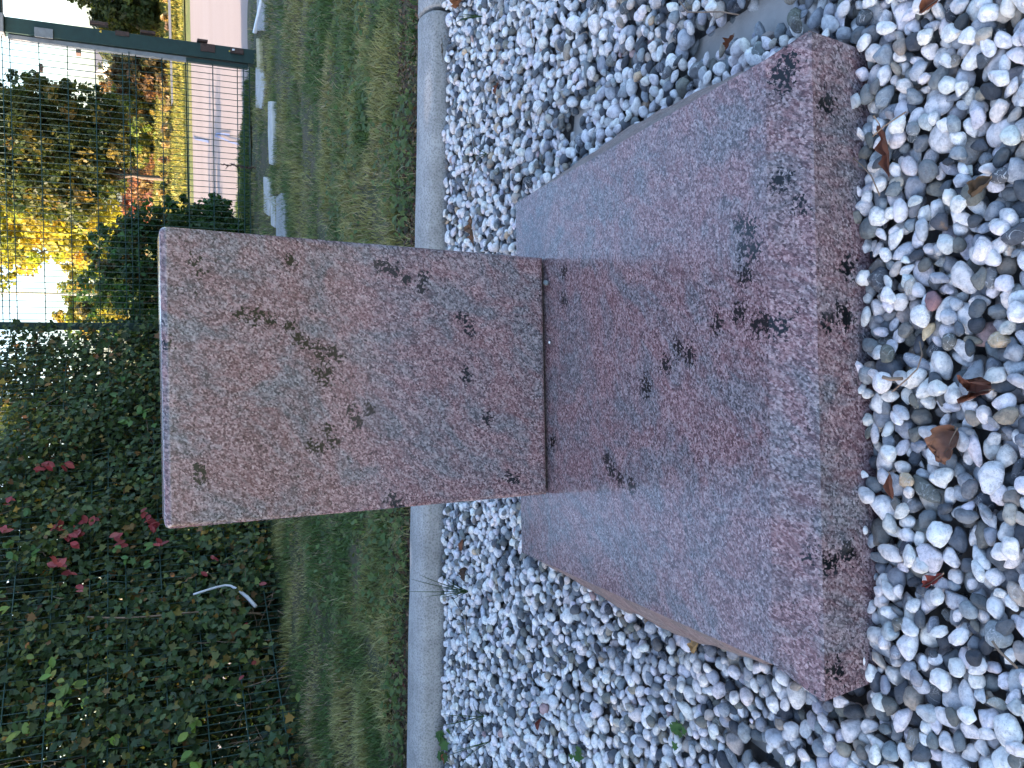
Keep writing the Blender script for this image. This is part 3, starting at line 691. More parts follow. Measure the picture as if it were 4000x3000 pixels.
def lawn_col(X_, Y_):
    s_ = np.clip(0.5 + 1.3 * fbm(np.stack([X_ * 2.4, Y_ * 3.6, X_ * 0 + 9], -1), 4), 0, 1)[:, None]
    g_ = np.array([0.085, 0.145, 0.045]) * (1 - s_) + np.array([0.30, 0.29, 0.12]) * s_
    m_ = rng.random(len(X_)) < np.clip(0.10 + 0.30 * fbm(np.stack([X_ * 2.5, Y_ * 2.5, X_ * 0 + 2], -1), 2), 0.04, 0.5)
    g_[m_] = np.array([0.34, 0.28, 0.17]); return g_ * rng.uniform(0.6, 1.45, (len(X_), 1))
o = grass('grass', 230000, lawn_region, 0.024, 0.060, 0.0040, lawn_col, lambda a_, b_: lawn_z(a_, b_) - 0.004, lean=1.3); tag(o, 'short uneven green lawn grass with dry straw between the kerb and the fence', 'grass', kind='stuff')
# broad weeds in the lawn (ground cover near the kerb)
n_ = 9000; X_ = rng.uniform(-2.9, 2.7, n_); near = rng.random(n_) ** 1.8 * 2.2; Y_ = kerb_front(X_) + KW + 0.05 + near
dens = fbm(np.stack([X_ * 2.4, Y_ * 2.4, X_ * 0 + 5], -1), 2) + 0.25 * (X_ > 0.7) - 0.1; k_ = dens > 0.22; X_, Y_ = X_[k_], Y_[k_]; n_ = len(X_)
P_ = np.stack([X_, Y_, lawn_z(X_, Y_) + rng.uniform(0.015, 0.055, n_)], -1); N_ = nz(rng.normal(0, 0.45, (n_, 3)) + [0, -0.3, 1])
v_, f_, c_ = leaves(P_, N_, rng.uniform(0.012, 0.030, n_), palette(n_, [(0.07, 0.12, 0.04), (0.10, 0.15, 0.05), (0.12, 0.17, 0.06)]), 'lobed')
o = add('ground_cover', v_, f_, M['leaf'], colors=c_); tag(o, 'broad leaved weeds growing in the grass behind the kerb', 'ground cover', kind='stuff')
# bare litter strip along the kerb
n_ = 9000; X_ = rng.uniform(-2.9, 2.7, n_); Y_ = kerb_front(X_) + KW + rng.random(n_) ** 1.2 * 0.28
P_ = np.stack([X_, Y_, lawn_z(X_, Y_) + rng.uniform(0.004, 0.02, n_)], -1); N_ = nz(rng.normal(0, 0.5, (n_, 3)) + [0, 0, 1])
v_, f_, c_ = leaves(P_, N_, rng.uniform(0.008, 0.025, n_), palette(n_, [(0.11, 0.045, 0.03), (0.13, 0.09, 0.05), (0.06, 0.035, 0.025), (0.22, 0.17, 0.10)]), 'small')
o = add('leaf_litter', v_, f_, M['dead_leaf'], colors=c_); tag(o, 'brown dry leaf litter along the back of the kerb', 'leaf litter', kind='stuff')
# grass beyond: verge in shade, and lit bank
def vr(n_):
    X_ = rng.uniform(0.2, 2.8, n_); Y_ = rng.uniform(8.0, 9.1, n_); k_ = Y_ < 8.0 + 1.1 * np.clip(1.12 - 0.9 * np.clip((X_ - 1.5) / 1.3, 0, 1) ** 1.5, 0.12, 1.1); return X_[k_], Y_[k_]
o = grass('verge_grass', 14000, vr, 0.02, 0.05, 0.006, lambda a_, b_: palette(len(a_), [(0.05, 0.10, 0.03), (0.08, 0.12, 0.03)]), lambda a_, b_: 0.02 + 0 * a_, parent=verge); tag(o, kind='stuff')
def br2(n_): return rng.uniform(2.5, 14, n_), 16.35 + rng.random(n_) ** 1.3 * 6
o = grass('bank_grass', 50000, br2, 0.03, 0.10, 0.014, lambda a_, b_: palette(len(a_), [(0.24, 0.22, 0.04), (0.30, 0.26, 0.05), (0.16, 0.18, 0.04)]), lambda a_, b_: far_z(a_, b_) + 0.02 + 0.05 * np.sin(a_ * 0.7) * np.clip((b_ - 16.5) / 3, 0, 1)); tag(o, 'yellow green grass growing on the bank beyond the road', 'grass', kind='stuff')

# paving pieces lying in the grass before the fence
def slab_piece(pl, z0, th_, label, mat, name='concrete_slab_piece'):
    P_ = [onz(x_, y_, z0) for x_, y_ in pl]; n_ = len(P_); c_ = np.mean(P_, 0)
    V_ = [[p_[0], p_[1], z0] for p_ in P_] + [[p_[0], p_[1], z0 - th_] for p_ in P_]
    F_ = [list(range(n_))[::-1], list(range(n_, 2 * n_))] + [[k_, (k_ + 1) % n_, n_ + (k_ + 1) % n_, n_ + k_] for k_ in range(n_)]
    o = add(name, V_, F_, mat, None, loc=(c_[0], c_[1], z0 - th_)); bevel(o, 0.006); tag(o, label, 'paving slab'); return o
slab_piece([(1046, 395), (1046, 520), (1050, 640), (1064, 645), (1064, 500), (1060, 395)], 0.042, 0.05, 'long pale concrete edging piece half sunk in the lawn, right of the headstone', M['pale_plate'])
slab_piece([(1028, 690), (1030, 830), (1050, 845), (1054, 760), (1048, 700)], 0.045, 0.05, 'pale concrete slab piece by the fence foot, behind the darker weathered slab', M['pale_plate'])
slab_piece([(1056, 770), (1058, 880), (1072, 890), (1074, 800), (1066, 765)], 0.045, 0.05, 'narrow pale concrete piece wedged between the other two slabs near the headstone top corner', M['pale_plate'])
slab_piece([(1078, 770), (1078, 930), (1112, 930), (1110, 800), (1098, 750)], 0.05, 0.05, 'dark weathered grey slab piece lying in the grass beside the headstone edge', M['kerb'])
slab_piece([(998, 262), (998, 420), (1020, 425), (1034, 330), (1024, 262)], 0.022, 0.05, 'pale concrete threshold slab under the fence beside the green post', M['pale_plate'])
slab_piece([(1003, -40), (1003, 120), (1030, 120), (1034, -40)], 0.03, 0.05, 'grey concrete threshold slab to the right of the green gate post', M['kerb'])
slab_piece([(985, 128), (990, 130), (1024, -20), (1018, -20)], 0.04, 0.03, 'thin pale straight metal edging strip on the ground at the right', M['white_paint'], 'edging_strip')
slab_piece([(1000, 150), (1003, 262), (1016, 262), (1010, 150)], 0.035, 0.05, 'crumbled yellow stone strip at the foot of the green gate post', M['yellow_stone'], 'edging_strip')

# ------------------------------------------------------------------ fence along the road side (parallel to the kerb)
FA = rad(5); fdir = np.array([math.cos(FA), -math.sin(FA), 0]); fn = np.array([-math.sin(FA), -math.cos(FA), 0])   # fn towards camera
FP0 = np.array([0.54, 7.93, 0.0])
def fence_pt(s_, z_): return FP0 + fdir * s_ + [0, 0, z_]
rows_g = [(.06, 0), (.11, 1), (.16, 0), (.36, 0), (.56, 0), (.76, 0), (.96, 0), (1.01, 1), (1.06, 0), (1.26, 0), (1.46, 0), (1.66, 0), (1.86, 0), (1.91, 1), (1.96, 0), (1.99, 0)]
def mesh_panel(root, start, direc, toward, rows, length, rz_, wr=0.0030, hr=0.0038, zoff=lambda s_: 0.0):
    direc = np.asarray(direc, float); toward = np.asarray(toward, float)
    sp_ = 0.05; n_ = int(length / sp_)
    pv_ = [start + toward * (0.024 if f_ else 0) + [0, 0, z_] for z_, f_ in rows]
    V_, F_ = tube(pv_, wr, 5); first = None
    for k_ in range(n_ + 1):
        p_ = start + direc * (k_ * sp_)
        if first is None: o = add('vertical_wire', V_, F_, M['green_wire'], root, loc=p_, smooth=True); first = o; base = origin(root)
        else:
            o = first.copy(); COL.objects.link(o); o.parent = root
            o.location = Vector((p_ + [0, 0, zoff(k_ * sp_)] - base).tolist())
    for z_, f_ in rows:
        a0 = start + toward * (0.024 if f_ else 0.004) + [0, 0, z_]
        v2, f2 = tube([a0, a0 + direc * length], hr, 5); add('horizontal_wire', v2, f2, M['green_wire'], root, smooth=True)
pan = thing('mesh_fence_panel', 'clear green wire mesh fence panel between the hedge post and the big gate post', 'fence', FP0)
mesh_panel(pan, FP0, fdir, fn, rows_g, 2.24, FA)
# left panel, coming towards the camera
LD = np.array([-0.634, -0.773, 0.0]); LN = np.array([0.773, -0.634, 0.0]) 
LP0 = FP0 + LD * 0.05
rows_l = [(.12, 0), (.30, 0), (.50, 0), (.70, 0), (.90, 0), (1.10, 0), (1.20, 1), (1.30, 0), (1.50, 0), (1.70, 0), (1.90, 0), (2.0, 0)]
pan2 = thing('mesh_fence_panel', 'green wire mesh fence overgrown by the hedge at the left', 'fence', LP0)
mesh_panel(pan2, LP0, LD, LN, rows_l, 5.6, 0)
v_, f_ = box(FP0 + [0, 0, 1.0], (0.06, 0.06, 2.15), -FA); p_ = thing('fence_post', 'thin dark green fence post at the corner where the hedge begins', 'fence post', FP0)
o = add('post', v_, f_, M['green_metal'], p_); bevel(o, 0.004); v_, f_ = box(FP0 + [0, 0, 2.085], (0.066, 0.066, 0.02), -FA); add('post_cap', v_, f_, M['dark'], p_)
v_, f_ = box(FP0 + fn * 0.036 + [0, 0, 1.45], (0.05, 0.012, 0.04), -FA); add('clamp', v_, f_, M['green_metal'], p_)

# gate post
GY = 7.70
def G(px_, py_): return ony(px_, py_, GY)
GP = np.array([2.862, GY, -0.02])
gp = thing('gate_post', 'big dark green steel gate post with hinge boxes, standing right of the mesh fence', 'gate post', GP)
v_, f_ = box((2.862, GY + 0.06, 0.93), (0.118, 0.12, 1.92), -FA); o = add('post', v_, f_, M['green_metal'], gp); bevel(o, 0.004)
v_, f_ = box((2.776, GY + 0.05, 1.22), (0.034, 0.06, 1.30), -FA); o = add('side_rail', v_, f_, M['grey_metal'], gp); bevel(o, 0.003)
v_, f_ = box((2.776, GY + 0.05, 0.32), (0.032, 0.055, 0.50), -FA); o = add('side_rail', v_, f_, M['green_metal'], gp); bevel(o, 0.003)
def plate(x0, y0, x1, y1, mat, name, depth=0.02, fwd_=0.0):
    A_, B_ = G((x0 + x1) / 2, y0), G((x0 + x1) / 2, y1); C_, D_ = G(x0, (y0 + y1) / 2), G(x1, (y0 + y1) / 2)
    c_ = (A_ + B_) / 2; w_ = abs(A_[0] - B_[0]); h_ = abs(C_[2] - D_[2]); c_[1] = GY - depth / 2 - fwd_ + 0.001 + (2.862 - c_[0]) * 0.087
    v_, f_ = box(c_, (w_, depth, h_), -FA); o = add(name, v_, f_, mat, gp); bevel(o, 0.003); return o
plate(450, 124, 505, 141, M['rust'], 'hinge_recess', 0.012); plate(783, 172, 840, 203, M['rust'], 'cover_plate', 0.010)
plate(900, 192, 950, 212, M['rust'], 'lock_box', 0.03); plate(905, 198, 915, 204, M['white_paint'], 'lock_knob', 0.03, 0.02)
for (x0, y0, x1, y1) in ((350, 86, 423, 97), (548, 122, 607, 131), (770, 155, 811, 163)): plate(x0, y0, x1, y1, M['rust'], 'hinge_block', 0.08, -0.06)
plate(135, 112, 208, 148, M['grey_metal'], 'bracket_plate', 0.02, 0.0)
tri = [G(386, 124), G(396, 118), G(396, 130)]; tv = np.array(tri); tv[:, 1] = GY - 0.004 + (2.862 - tv[:, 0]) * 0.087; o = add('warning_sticker', tv, [[0, 1, 2]], M['yellow'], gp); o['label'] = 'small yellow triangular sticker'
tri = [G(892, 200), G(898, 197), G(898, 204)]; tv = np.array(tri); tv[:, 1] = GY - 0.004 + (2.862 - tv[:, 0]) * 0.087; add('warning_sticker', tv, [[0, 1, 2]], M['yellow'], gp)
v_, f_ = box((2.862, GY + 0.05, 1.945), (0.15, 0.17, 0.11), -FA); o = add('post_head', v_, f_, M['grey_metal'], gp); bevel(o, 0.006)
v_, f_ = box((3.42, GY - 0.0, 1.965), (0.96, 0.12, 0.12), -FA); o = add('top_beam', v_, f_, M['green_metal'], gp); bevel(o, 0.006)
v_, f_ = tube([(2.84, GY, 2.0), (2.80, GY - 0.02, 2.06), (2.78, GY - 0.05, 2.12), (2.72, GY - 0.05, 2.16)], [0.02, 0.014, 0.012, 0.012], 6); add('bracket_arm', v_, f_, M['rust'], gp)
v_, f_ = box((2.77, GY - 0.05, 2.13), (0.10, 0.05, 0.03), -FA); add('bracket_arm', v_, f_, M['grey_metal'], gp)

# dry tendril on the fence
q0, q1 = ony(1000, 657, 7.80), ony(865, 641, 7.78); pts = [lerp(q1, q0, t_) + rng.normal(0, .006, 3) for t_ in np.linspace(0, 1, 26)]
parts = [tube(pts, [0.004 + 0.006 * t_ for t_ in np.linspace(0, 1, 26)], 5)]
for k_ in range(3, 24): parts.append(tube([pts[k_], pts[k_] + rng.normal(0, .022, 3)], [0.004, 0.002], 4))
v_, f_ = merge(parts); o = add('dry_tendril', v_, f_, M['rust'], None, loc=q0); tag(o, 'knotty dead brown tendril climbing the lower mesh fence', 'twig')

# ------------------------------------------------------------------ hedge behind the left fence
HG = thing('hedge', 'tall dense mixed hedge of ivy, maple and red tipped shrub growing through the left fence', 'hedge', LP0 + LD * 2.5)
DARK = [(0.024, 0.050, 0.022), (0.038, 0.074, 0.034), (0.055, 0.090, 0.042), (0.034, 0.062, 0.042), (0.085, 0.110, 0.045), (0.12, 0.105, 0.035), (0.13, 0.08, 0.04), (0.020, 0.040, 0.015)]
DW = [5, 6, 5, 4, 3, 1.3, .8, 3]
def hedge_top(t_): return 2.05 + 0.45 * np.clip(t_ - 1.6, 0, 1) + 0.22 * np.sin(t_ * 1.7 + 1) + 0.22 * np.sin(t_ * 4.1) - 0.45 * np.exp(-(t_ / 0.25) ** 2)
def hedge_pos(n_, t0, t1, d0, d1, pw=1.0):
    t_ = rng.uniform(t0, t1, n_); dd_ = d0 + (d1 - d0) * rng.random(n_) ** pw; zb = lawn_z(FP0[0] + LD[0] * t_, FP0[1] + LD[1] * t_)
    z_ = zb + rng.random(n_) * (hedge_top(t_) - zb)
    wob = 0.10 * fbm(np.stack([t_ * 2.2, z_ * 2.2, 0 * t_], -1), 3)
    P_ = FP0[None] + LD[None] * t_[:, None] - LN[None] * (dd_ - wob)[:, None]; P_[:, 2] = z_ + 0 * z_
    return t_, z_ - zb, P_
def hedge_mask(t_, z_, thr):
    return fbm(np.stack([t_ * 2.6 + 3, z_ * 2.6, 0 * t_ + 1.3], -1), 3) > thr
parts = []
# outer layer
t_, z_, P_ = hedge_pos(36000, 0.05, 5.2, -0.10, 0.16, 1.0); k_ = hedge_mask(t_, z_, -0.55 + 0.22 * np.clip(t_ - 2.4, 0, 1)) & ~((z_ < 0.14) & (rng.random(len(t_)) < .7)) ; P_ = P_[k_]; n_ = len(P_)
N_ = nz(LN + [0, 0, 0.45] + rng.normal(0, .55, (n_, 3))); patchn = fbm(P_ * 1.8 + 3, 2)
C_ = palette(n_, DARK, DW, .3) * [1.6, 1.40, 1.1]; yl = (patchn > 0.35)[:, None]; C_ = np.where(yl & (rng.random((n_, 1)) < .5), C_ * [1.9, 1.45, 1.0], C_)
kk = rng.random(n_) < 0.55
parts.append(leaves(P_[kk], N_[kk], rng.uniform(.026, .058, kk.sum()), C_[kk], 'lobed')); parts.append(leaves(P_[~kk], N_[~kk], rng.uniform(.028, .060, (~kk).sum()), C_[~kk], 'ovate'))
# inner layers
t_, z_, P_ = hedge_pos(40000, 0.0, 5.4, 0.10, 0.75); ks = hedge_mask(t_, z_, -0.95); P_ = P_[ks]; n_ = len(P_)
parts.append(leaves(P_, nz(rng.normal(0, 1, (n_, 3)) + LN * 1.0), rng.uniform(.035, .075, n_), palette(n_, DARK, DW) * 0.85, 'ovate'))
# the part of the hedge outside the frame, larger leaves, up to the near left corner; also deep core low down
t_, z_, P_ = hedge_pos(40000, 4.9, 11.0, 0.0, 0.9); n_ = len(P_); parts.append(leaves(P_, nz(rng.normal(0, 1, (n_, 3)) + LN), rng.uniform(.06, .12, n_), palette(n_, DARK, DW), 'ovate'))
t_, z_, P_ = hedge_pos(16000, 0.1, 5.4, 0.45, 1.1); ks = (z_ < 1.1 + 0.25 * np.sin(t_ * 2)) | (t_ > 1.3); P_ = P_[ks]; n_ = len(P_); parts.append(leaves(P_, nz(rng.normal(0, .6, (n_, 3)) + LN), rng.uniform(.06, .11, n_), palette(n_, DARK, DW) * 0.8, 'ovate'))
v_, f_, c_ = cat(parts); o = add('foliage', v_, f_, M['leaf'], HG, colors=c_); tag(o, kind='stuff')
# picked out leaves: red clusters and yellow green clusters, as separate leaves
def hpix(x_, y_, dd_=-0.06):      # point on the hedge face under a photo position
    d_ = ray(x_, y_); P0 = FP0 - LN * dd_; k_ = np.dot(P0 - CAM, LN) / np.dot(d_, LN); return CAM + d_ * k_
RED = [(0.32, 0.045, 0.055), (0.27, 0.04, 0.05), (0.38, 0.08, 0.085)]; YG = [(0.17, 0.26, 0.05), (0.14, 0.22, 0.05), (0.24, 0.27, 0.06)]
leaf_meshes = {}
def single_leaf(p_, nrm, size_, colr, kind, spin, parent):
    V_, F_, C_ = leaves(np.array([p_]), np.array([nrm]), np.array([size_]), np.array([colr]), kind, np.array([spin]))
    return add('leaf', V_, F_, M['leaf'], parent, loc=p_, colors=C_)
nl = 0
redc = [(215, 2065), (235, 2045), (300, 2080), (310, 2090), (175, 1830), (200, 1815), (150, 1830), (265, 1810), (35, 1950), (15, 2070), (225, 2190), (245, 2205), (200, 2210), (455, 2100), (460, 2130), (560, 2010), (585, 2035), (605, 2055), (600, 2070), (265, 2240), (305, 2290), (625, 2120), (960, 2440), (990, 2590), (945, 2645), (845, 2185), (830, 2175), (325, 2035), (360, 2045), (270, 2095), (290, 2120), (795, 2240), (1030, 2280)]
for (x_, y_) in redc:
    for j_ in range(3 if x_ < 700 else 1):
        p_ = hpix(x_ + rng.normal(0, 9) * (j_ > 0), y_ + rng.normal(0, 9) * (j_ > 0), -0.11 - .015 * j_)
        o = single_leaf(p_, nz(LN + rng.normal(0, .35, 3)), rng.uniform(.05, .072) * (0.8 if x_ > 700 else 1), palette(1, RED)[0], 'ovate', rng.uniform(0, 6.28), HG); nl += 1
        if j_ == 0 and nl < 2: o['label'] = 'red young leaf'
ygc = [(210, 2580), (190, 2620), (180, 2645), (235, 2660), (230, 2690), (270, 2700), (300, 2670), (205, 2740), (225, 2790), (190, 2810), (310, 2680), (265, 2760), (100, 2850), (60, 2870), (330, 2750), (430, 2890), (450, 2880), (770, 2820), (750, 2850), (720, 2880), (725, 2960), (760, 2990), (450, 2150), (490, 2190), (110, 2000), (40, 2120), (60, 2180), (130, 2170), (300, 2020), (590, 2130), (570, 2200), (20, 2130), (130, 2140), (5, 2380), (10, 2330), (470, 1480), (450, 1570), (430, 1600), (475, 1600), (480, 1650), (500, 1640), (545, 1610), (580, 1630), (600, 1660), (575, 1600), (330, 1570), (420, 1520), (440, 1540), (290, 1320), (300, 1335), (310, 1310), (270, 1300)]
for (x_, y_) in ygc:
    for j_ in range(2):
        p_ = hpix(x_ + rng.normal(0, 10) * (j_ > 0), y_ + rng.normal(0, 10) * (j_ > 0), -0.10 - .015 * j_)
        single_leaf(p_, nz(LN + [0, 0, .5] + rng.normal(0, .35, 3)), rng.uniform(.05, .075), palette(1, YG if y_ > 2200 or y_ < 1400 else [(0.07, 0.15, 0.04), (0.10, 0.18, 0.04)])[0], 'ovate', rng.uniform(0, 6.28), HG); nl += 1
t_, z_, P_ = hedge_pos(299 - nl, 0.2, 5.0, -0.06, 0.0)
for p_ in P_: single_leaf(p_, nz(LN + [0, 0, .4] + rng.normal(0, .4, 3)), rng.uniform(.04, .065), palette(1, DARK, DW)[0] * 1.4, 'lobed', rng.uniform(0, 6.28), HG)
# stems and twigs in the hedge
parts = []
for k_ in range(26):
    t0 = rng.uniform(0.1, 5.2); d0 = rng.uniform(0.10, 0.5); p_ = FP0 + LD * t0 - LN * d0; zb = float(lawn_z(p_[0], p_[1])) - 0.05
    hh = rng.uniform(1.0, 2.0); pts = []; off = np.zeros(3)
    for j_ in range(9): off = off + rng.normal(0, .035, 3) * [1, 1, 0]; pts.append(np.array([p_[0], p_[1], zb + hh * j_ / 8]) + off)
    r0 = rng.uniform(.004, .009); parts.append(tube(pts, [r0 * (1 - .8 * j_ / 8) for j_ in range(9)], 5))
v_, f_ = merge(parts); add('stem', v_, f_, M['twig'], HG, smooth=True)
parts = []
for k_ in range(330):
    t0 = rng.uniform(0.1, 5.2); low = rng.random() < .5; p_ = FP0 + LD * t0 - LN * rng.uniform(-0.02, 0.25); zb = float(lawn_z(p_[0], p_[1])); p_[2] = zb + (rng.uniform(0.02, 0.3) if low else rng.uniform(0.1, 1.9))
    dr = nz(np.array([LD[0] * rng.normal(), LD[1] * rng.normal(), rng.normal(0, .8)]) + rng.normal(0, .25, 3)); L_ = rng.uniform(.08, .38)
    pts = [p_ + dr * L_ * s_ + [0, 0, -0.12 * L_ * s_ * s_] + rng.normal(0, .006, 3) for s_ in np.linspace(0, 1, 5)]; parts.append(tube(pts, [.003, .0026, .002, .0018, .001], 4, False))
v_, f_ = merge(parts); o = add('twigs', v_, f_, M['twig'], HG); tag(o, kind='stuff')
# pale bent stick hanging in the hedge foot
pts = [hpix(x_, y_, -0.14) for x_, y_ in ((755, 2322), (800, 2308), (845, 2294), (880, 2286), (900, 2288), (930, 2304), (965, 2332), (1000, 2370))]
v_, f_ = tube(pts, [.006, .007, .007, .006, .007, .010, .012, .012], 7); o = add('bent_stick', v_, f_, M['pvc'], None, loc=pts[3], smooth=True); tag(o, 'pale bent stick caught in the foot of the hedge, left of the headstone', 'stick')
for (A_, B_, lb) in (((340, 2410), (1020, 2392), 'long bare brown stem leaning low in the hedge, just below the pale bent stick'),):
    pts = [hpix(A_[0] + (B_[0] - A_[0]) * s_, A_[1] + (B_[1] - A_[1]) * s_ + 8 * math.sin(s_ * 7), -0.04) for s_ in np.linspace(0, 1, 9)]
    v_, f_ = tube(pts, .006, 5); o = add('stem', v_, f_, M['twig'], HG, smooth=True)

# ------------------------------------------------------------------ trees and shrubs
def blob_foliage(n_, blobs, size_, cols, w_=None, kind='small', fill=0.55, var=0.25, upb=0.5):
    """leaves inside clumps spread over ellipsoid blobs"""
    parts_ = []; tot = sum(b[3] * b[4] * b[5] for b in blobs) 
    for b in blobs:
        c_ = np.array(b[:3]); r_ = np.array(b[3:6]); m_ = max(30, int(n_ * (b[3] * b[4] * b[5]) / tot)); ncl = max(8, m_ // 45)
        cd = nz(rng.normal(size=(ncl, 3))) * (rng.uniform(fill ** 3, 1, (ncl, 1)) ** (1 / 3)) * r_ + c_
        cd = cd + 0.12 * r_ * np.stack([fbm(cd * 1.3 + q_ * 9, 2) for q_ in range(3)], -1)
        cr = rng.uniform(.10, .26, ncl) * r_.mean(); ci = rng.integers(0, ncl, m_)
        P_ = cd[ci] + nz(rng.normal(size=(m_, 3))) * (rng.random((m_, 1)) ** .5) * cr[ci][:, None]
        N_ = nz(nz(P_ - c_) * .7 + rng.normal(0, .7, (m_, 3)) + [0, 0, upb]); cc3 = palette(ncl, cols, w_, var)[ci] * rng.uniform(.8, 1.2, (m_, 1))
        parts_.append(leaves(P_, N_, rng.uniform(.7, 1.3, m_) * size_, cc3, kind))
    return cat(parts_)
def tree(name, label, cat_, base, trunk_top, r0, blobs, n_, size_, cols, w_=None, group=None, limbs=7, kind='small', fill=0.3):
    root = thing(name, label, cat_, base, group); base = np.asarray(base, float); tt_ = np.asarray(trunk_top, float)
    pts = [lerp(base - [0, 0, .1], tt_, s_) + rng.normal(0, r0 * .35, 3) * (s_ > 0) for s_ in np.linspace(0, 1, 7)]
    parts_ = [tube(pts, [r0 * (1 - .55 * s_) for s_ in np.linspace(0, 1, 7)], 8)]
    for k_ in range(limbs):
        b = blobs[k_ % len(blobs)]; st0 = lerp(base, tt_, rng.uniform(.45, 1)); en = np.array(b[:3]) + nz(rng.normal(size=3)) * np.array(b[3:6]) * .7
        md = lerp(st0, en, .5) + rng.normal(0, .08, 3) * np.array(b[3:6]); parts_.append(tube([st0, md, en], [r0 * .4, r0 * .25, r0 * .08], 5, False))
    v_, f_ = merge(parts_); add('trunk', v_, f_, M['bark'], root, smooth=True)
    v_, f_, c_ = blob_foliage(n_, blobs, size_, cols, w_, kind, fill); o = add('crown', v_, f_, M['leaf_bg'], root, colors=c_); return root
def B(x_, y_, Y, rx, ry, rz): p_ = ony(x_, y_, Y); return (p_[0], p_[1], p_[2], rx, ry, rz)
def gz(X_, Y_): return float(far_z(0, Y_)) + 0.03
# big dark tree and its sunlit neighbour
p_ = ony(660, 692, 20); 
tree('broadleaf_tree', 'large dark green tree with a bare brown trunk on the bank beyond the road', 'tree', (p_[0], 20, gz(0, 20)), ony(440, 688, 20), 0.06,
     [B(90, 470, 20, .85, 1.1, .7), B(250, 450, 20, .8, 1.0, .65), B(380, 430, 20, .55, .7, .4), B(230, 640, 20, 1.2, 1.2, .9), B(400, 580, 20.2, 1.05, 1.0, .55), B(90, 620, 20, 1.2, 1.3, .9), B(-160, 640, 20, 1.1, 1.3, 1.0), B(450, 560, 20, .7, .7, .35), B(400, 740, 20, .4, .5, .35)],
     46000, .115, [(0.065, 0.088, 0.024), (0.095, 0.11, 0.03), (0.04, 0.06, 0.018), (0.19, 0.15, 0.04)], [4, 4, 2, 2], limbs=14)
tree('broadleaf_tree', 'bright yellow green sunlit tree, right behind the left half of the dark tree', 'tree', (4.0, 24, gz(0, 24)), ony(250, 900, 24), 0.10,
     [B(120, 830, 23, 1.3, 1.4, 1.3), B(300, 840, 23, 1.1, 1.2, .8), B(30, 980, 24, .9, 1, .7), B(400, 950, 24, 1.0, 1, .5), B(-120, 800, 24, 1.6, 1.6, 1.2), B(330, 1010, 24, .6, .7, .5)],
     26000, .14, [(0.42, 0.40, 0.06), (0.34, 0.35, 0.06), (0.50, 0.40, 0.08), (0.22, 0.25, 0.05)], [4, 4, 2, 1.5], limbs=10)
tree('broadleaf_tree', 'small yellow green tree behind the white pole next to the hedge', 'tree', (2.6, 30, gz(0, 30)), ony(400, 1180, 30), 0.07,
     [B(350, 1120, 30, .9, 1, .8), B(330, 1210, 30, .9, 1, .8), B(420, 1190, 30, 1.0, 1, .7), B(280, 1240, 30, .5, .6, .5)], 9000, .14, [(0.30, 0.30, 0.06), (0.22, 0.26, 0.05), (0.36, 0.30, 0.07)], limbs=5)
tree('broadleaf_tree', 'green and orange autumn tree at the right edge beyond the gate opening', 'tree', (9.6, 20.5, gz(0, 20.5)), ony(450, 0, 20.5), 0.10,
     [B(470, 10, 20.5, .8, .9, .75), B(600, -20, 20.5, .9, .9, .8), B(540, 40, 20.5, .6, .7, .55), B(290, -110, 20.5, .7, .9, .35), B(560, -160, 20.5, 1.2, 1.2, .8)], 20000, .11, [(0.07, 0.09, 0.03), (0.11, 0.12, 0.03), (0.045, 0.06, 0.02)], limbs=9)
SH = [('broad tan and olive thicket along the top of the bank behind the other shrubs', [B(600, 330 + 110 * k_, 26, 1.0, .7, .75) for k_ in range(6)] + [B(672, 230 + 90 * k_, 18.7, .45, .4, .24) for k_ in range(7)] + [B(684, -60 + 85 * k_, 18.2, .45, .4, .24) for k_ in range(4)], 22000, .085, [(0.34, 0.25, 0.12), (0.26, 0.22, 0.09), (0.38, 0.26, 0.15), (0.20, 0.20, 0.07)], 26),
      ('yellow orange autumn shrub right of the gate post', [B(520, 90, 23, .8, .8, .75), B(600, 150, 22.5, .7, .7, .6), B(430, 60, 24, .5, .6, .5), B(650, 110, 21.5, .6, .6, .4)], 9000, .08, [(0.34, 0.26, 0.06), (0.30, 0.30, 0.06), (0.40, 0.22, 0.07), (0.16, 0.20, 0.05)], 22),
      ('dark bronze leaved shrub just left of the gate post beyond the road', [B(580, 270, 19.5, .55, .6, .5), B(640, 280, 19.5, .6, .6, .42), B(520, 300, 20, .5, .5, .4)], 6500, .07, [(0.07, 0.065, 0.022), (0.10, 0.075, 0.03), (0.14, 0.09, 0.05)], 19.5),
      ('orange brown shrub band under the dark tree, its right part', [B(540, 380, 23, .9, .8, .7), B(620, 420, 22.5, .7, .7, .5), B(470, 350, 24.5, .6, .6, .5), B(600, 340, 23, .6, .6, .6)], 9000, .08, [(0.36, 0.23, 0.09), (0.28, 0.20, 0.08), (0.22, 0.24, 0.06), (0.40, 0.25, 0.14)], 22.5),
      ('loose green shrub below the right side of the dark tree crown', [B(570, 500, 22.5, .8, .7, .6), B(640, 470, 22, .5, .5, .4)], 5200, .07, [(0.20, 0.25, 0.06), (0.30, 0.26, 0.08), (0.12, 0.15, 0.05)], 22),
      ('pale pinkish thin shrub by the trunk of the dark tree', [B(600, 640, 23.5, .9, .7, .6), B(620, 740, 23, .9, .8, .6)], 5200, .06, [(0.40, 0.27, 0.17), (0.42, 0.25, 0.19), (0.34, 0.26, 0.13)], 23),
      ('reddish shrub between the tree trunk and the dark bush behind the fence', [B(640, 760, 25, .7, .7, .5), B(560, 800, 25, .7, .7, .5)], 4000, .07, [(0.40, 0.15, 0.10), (0.38, 0.24, 0.14)], 25)]
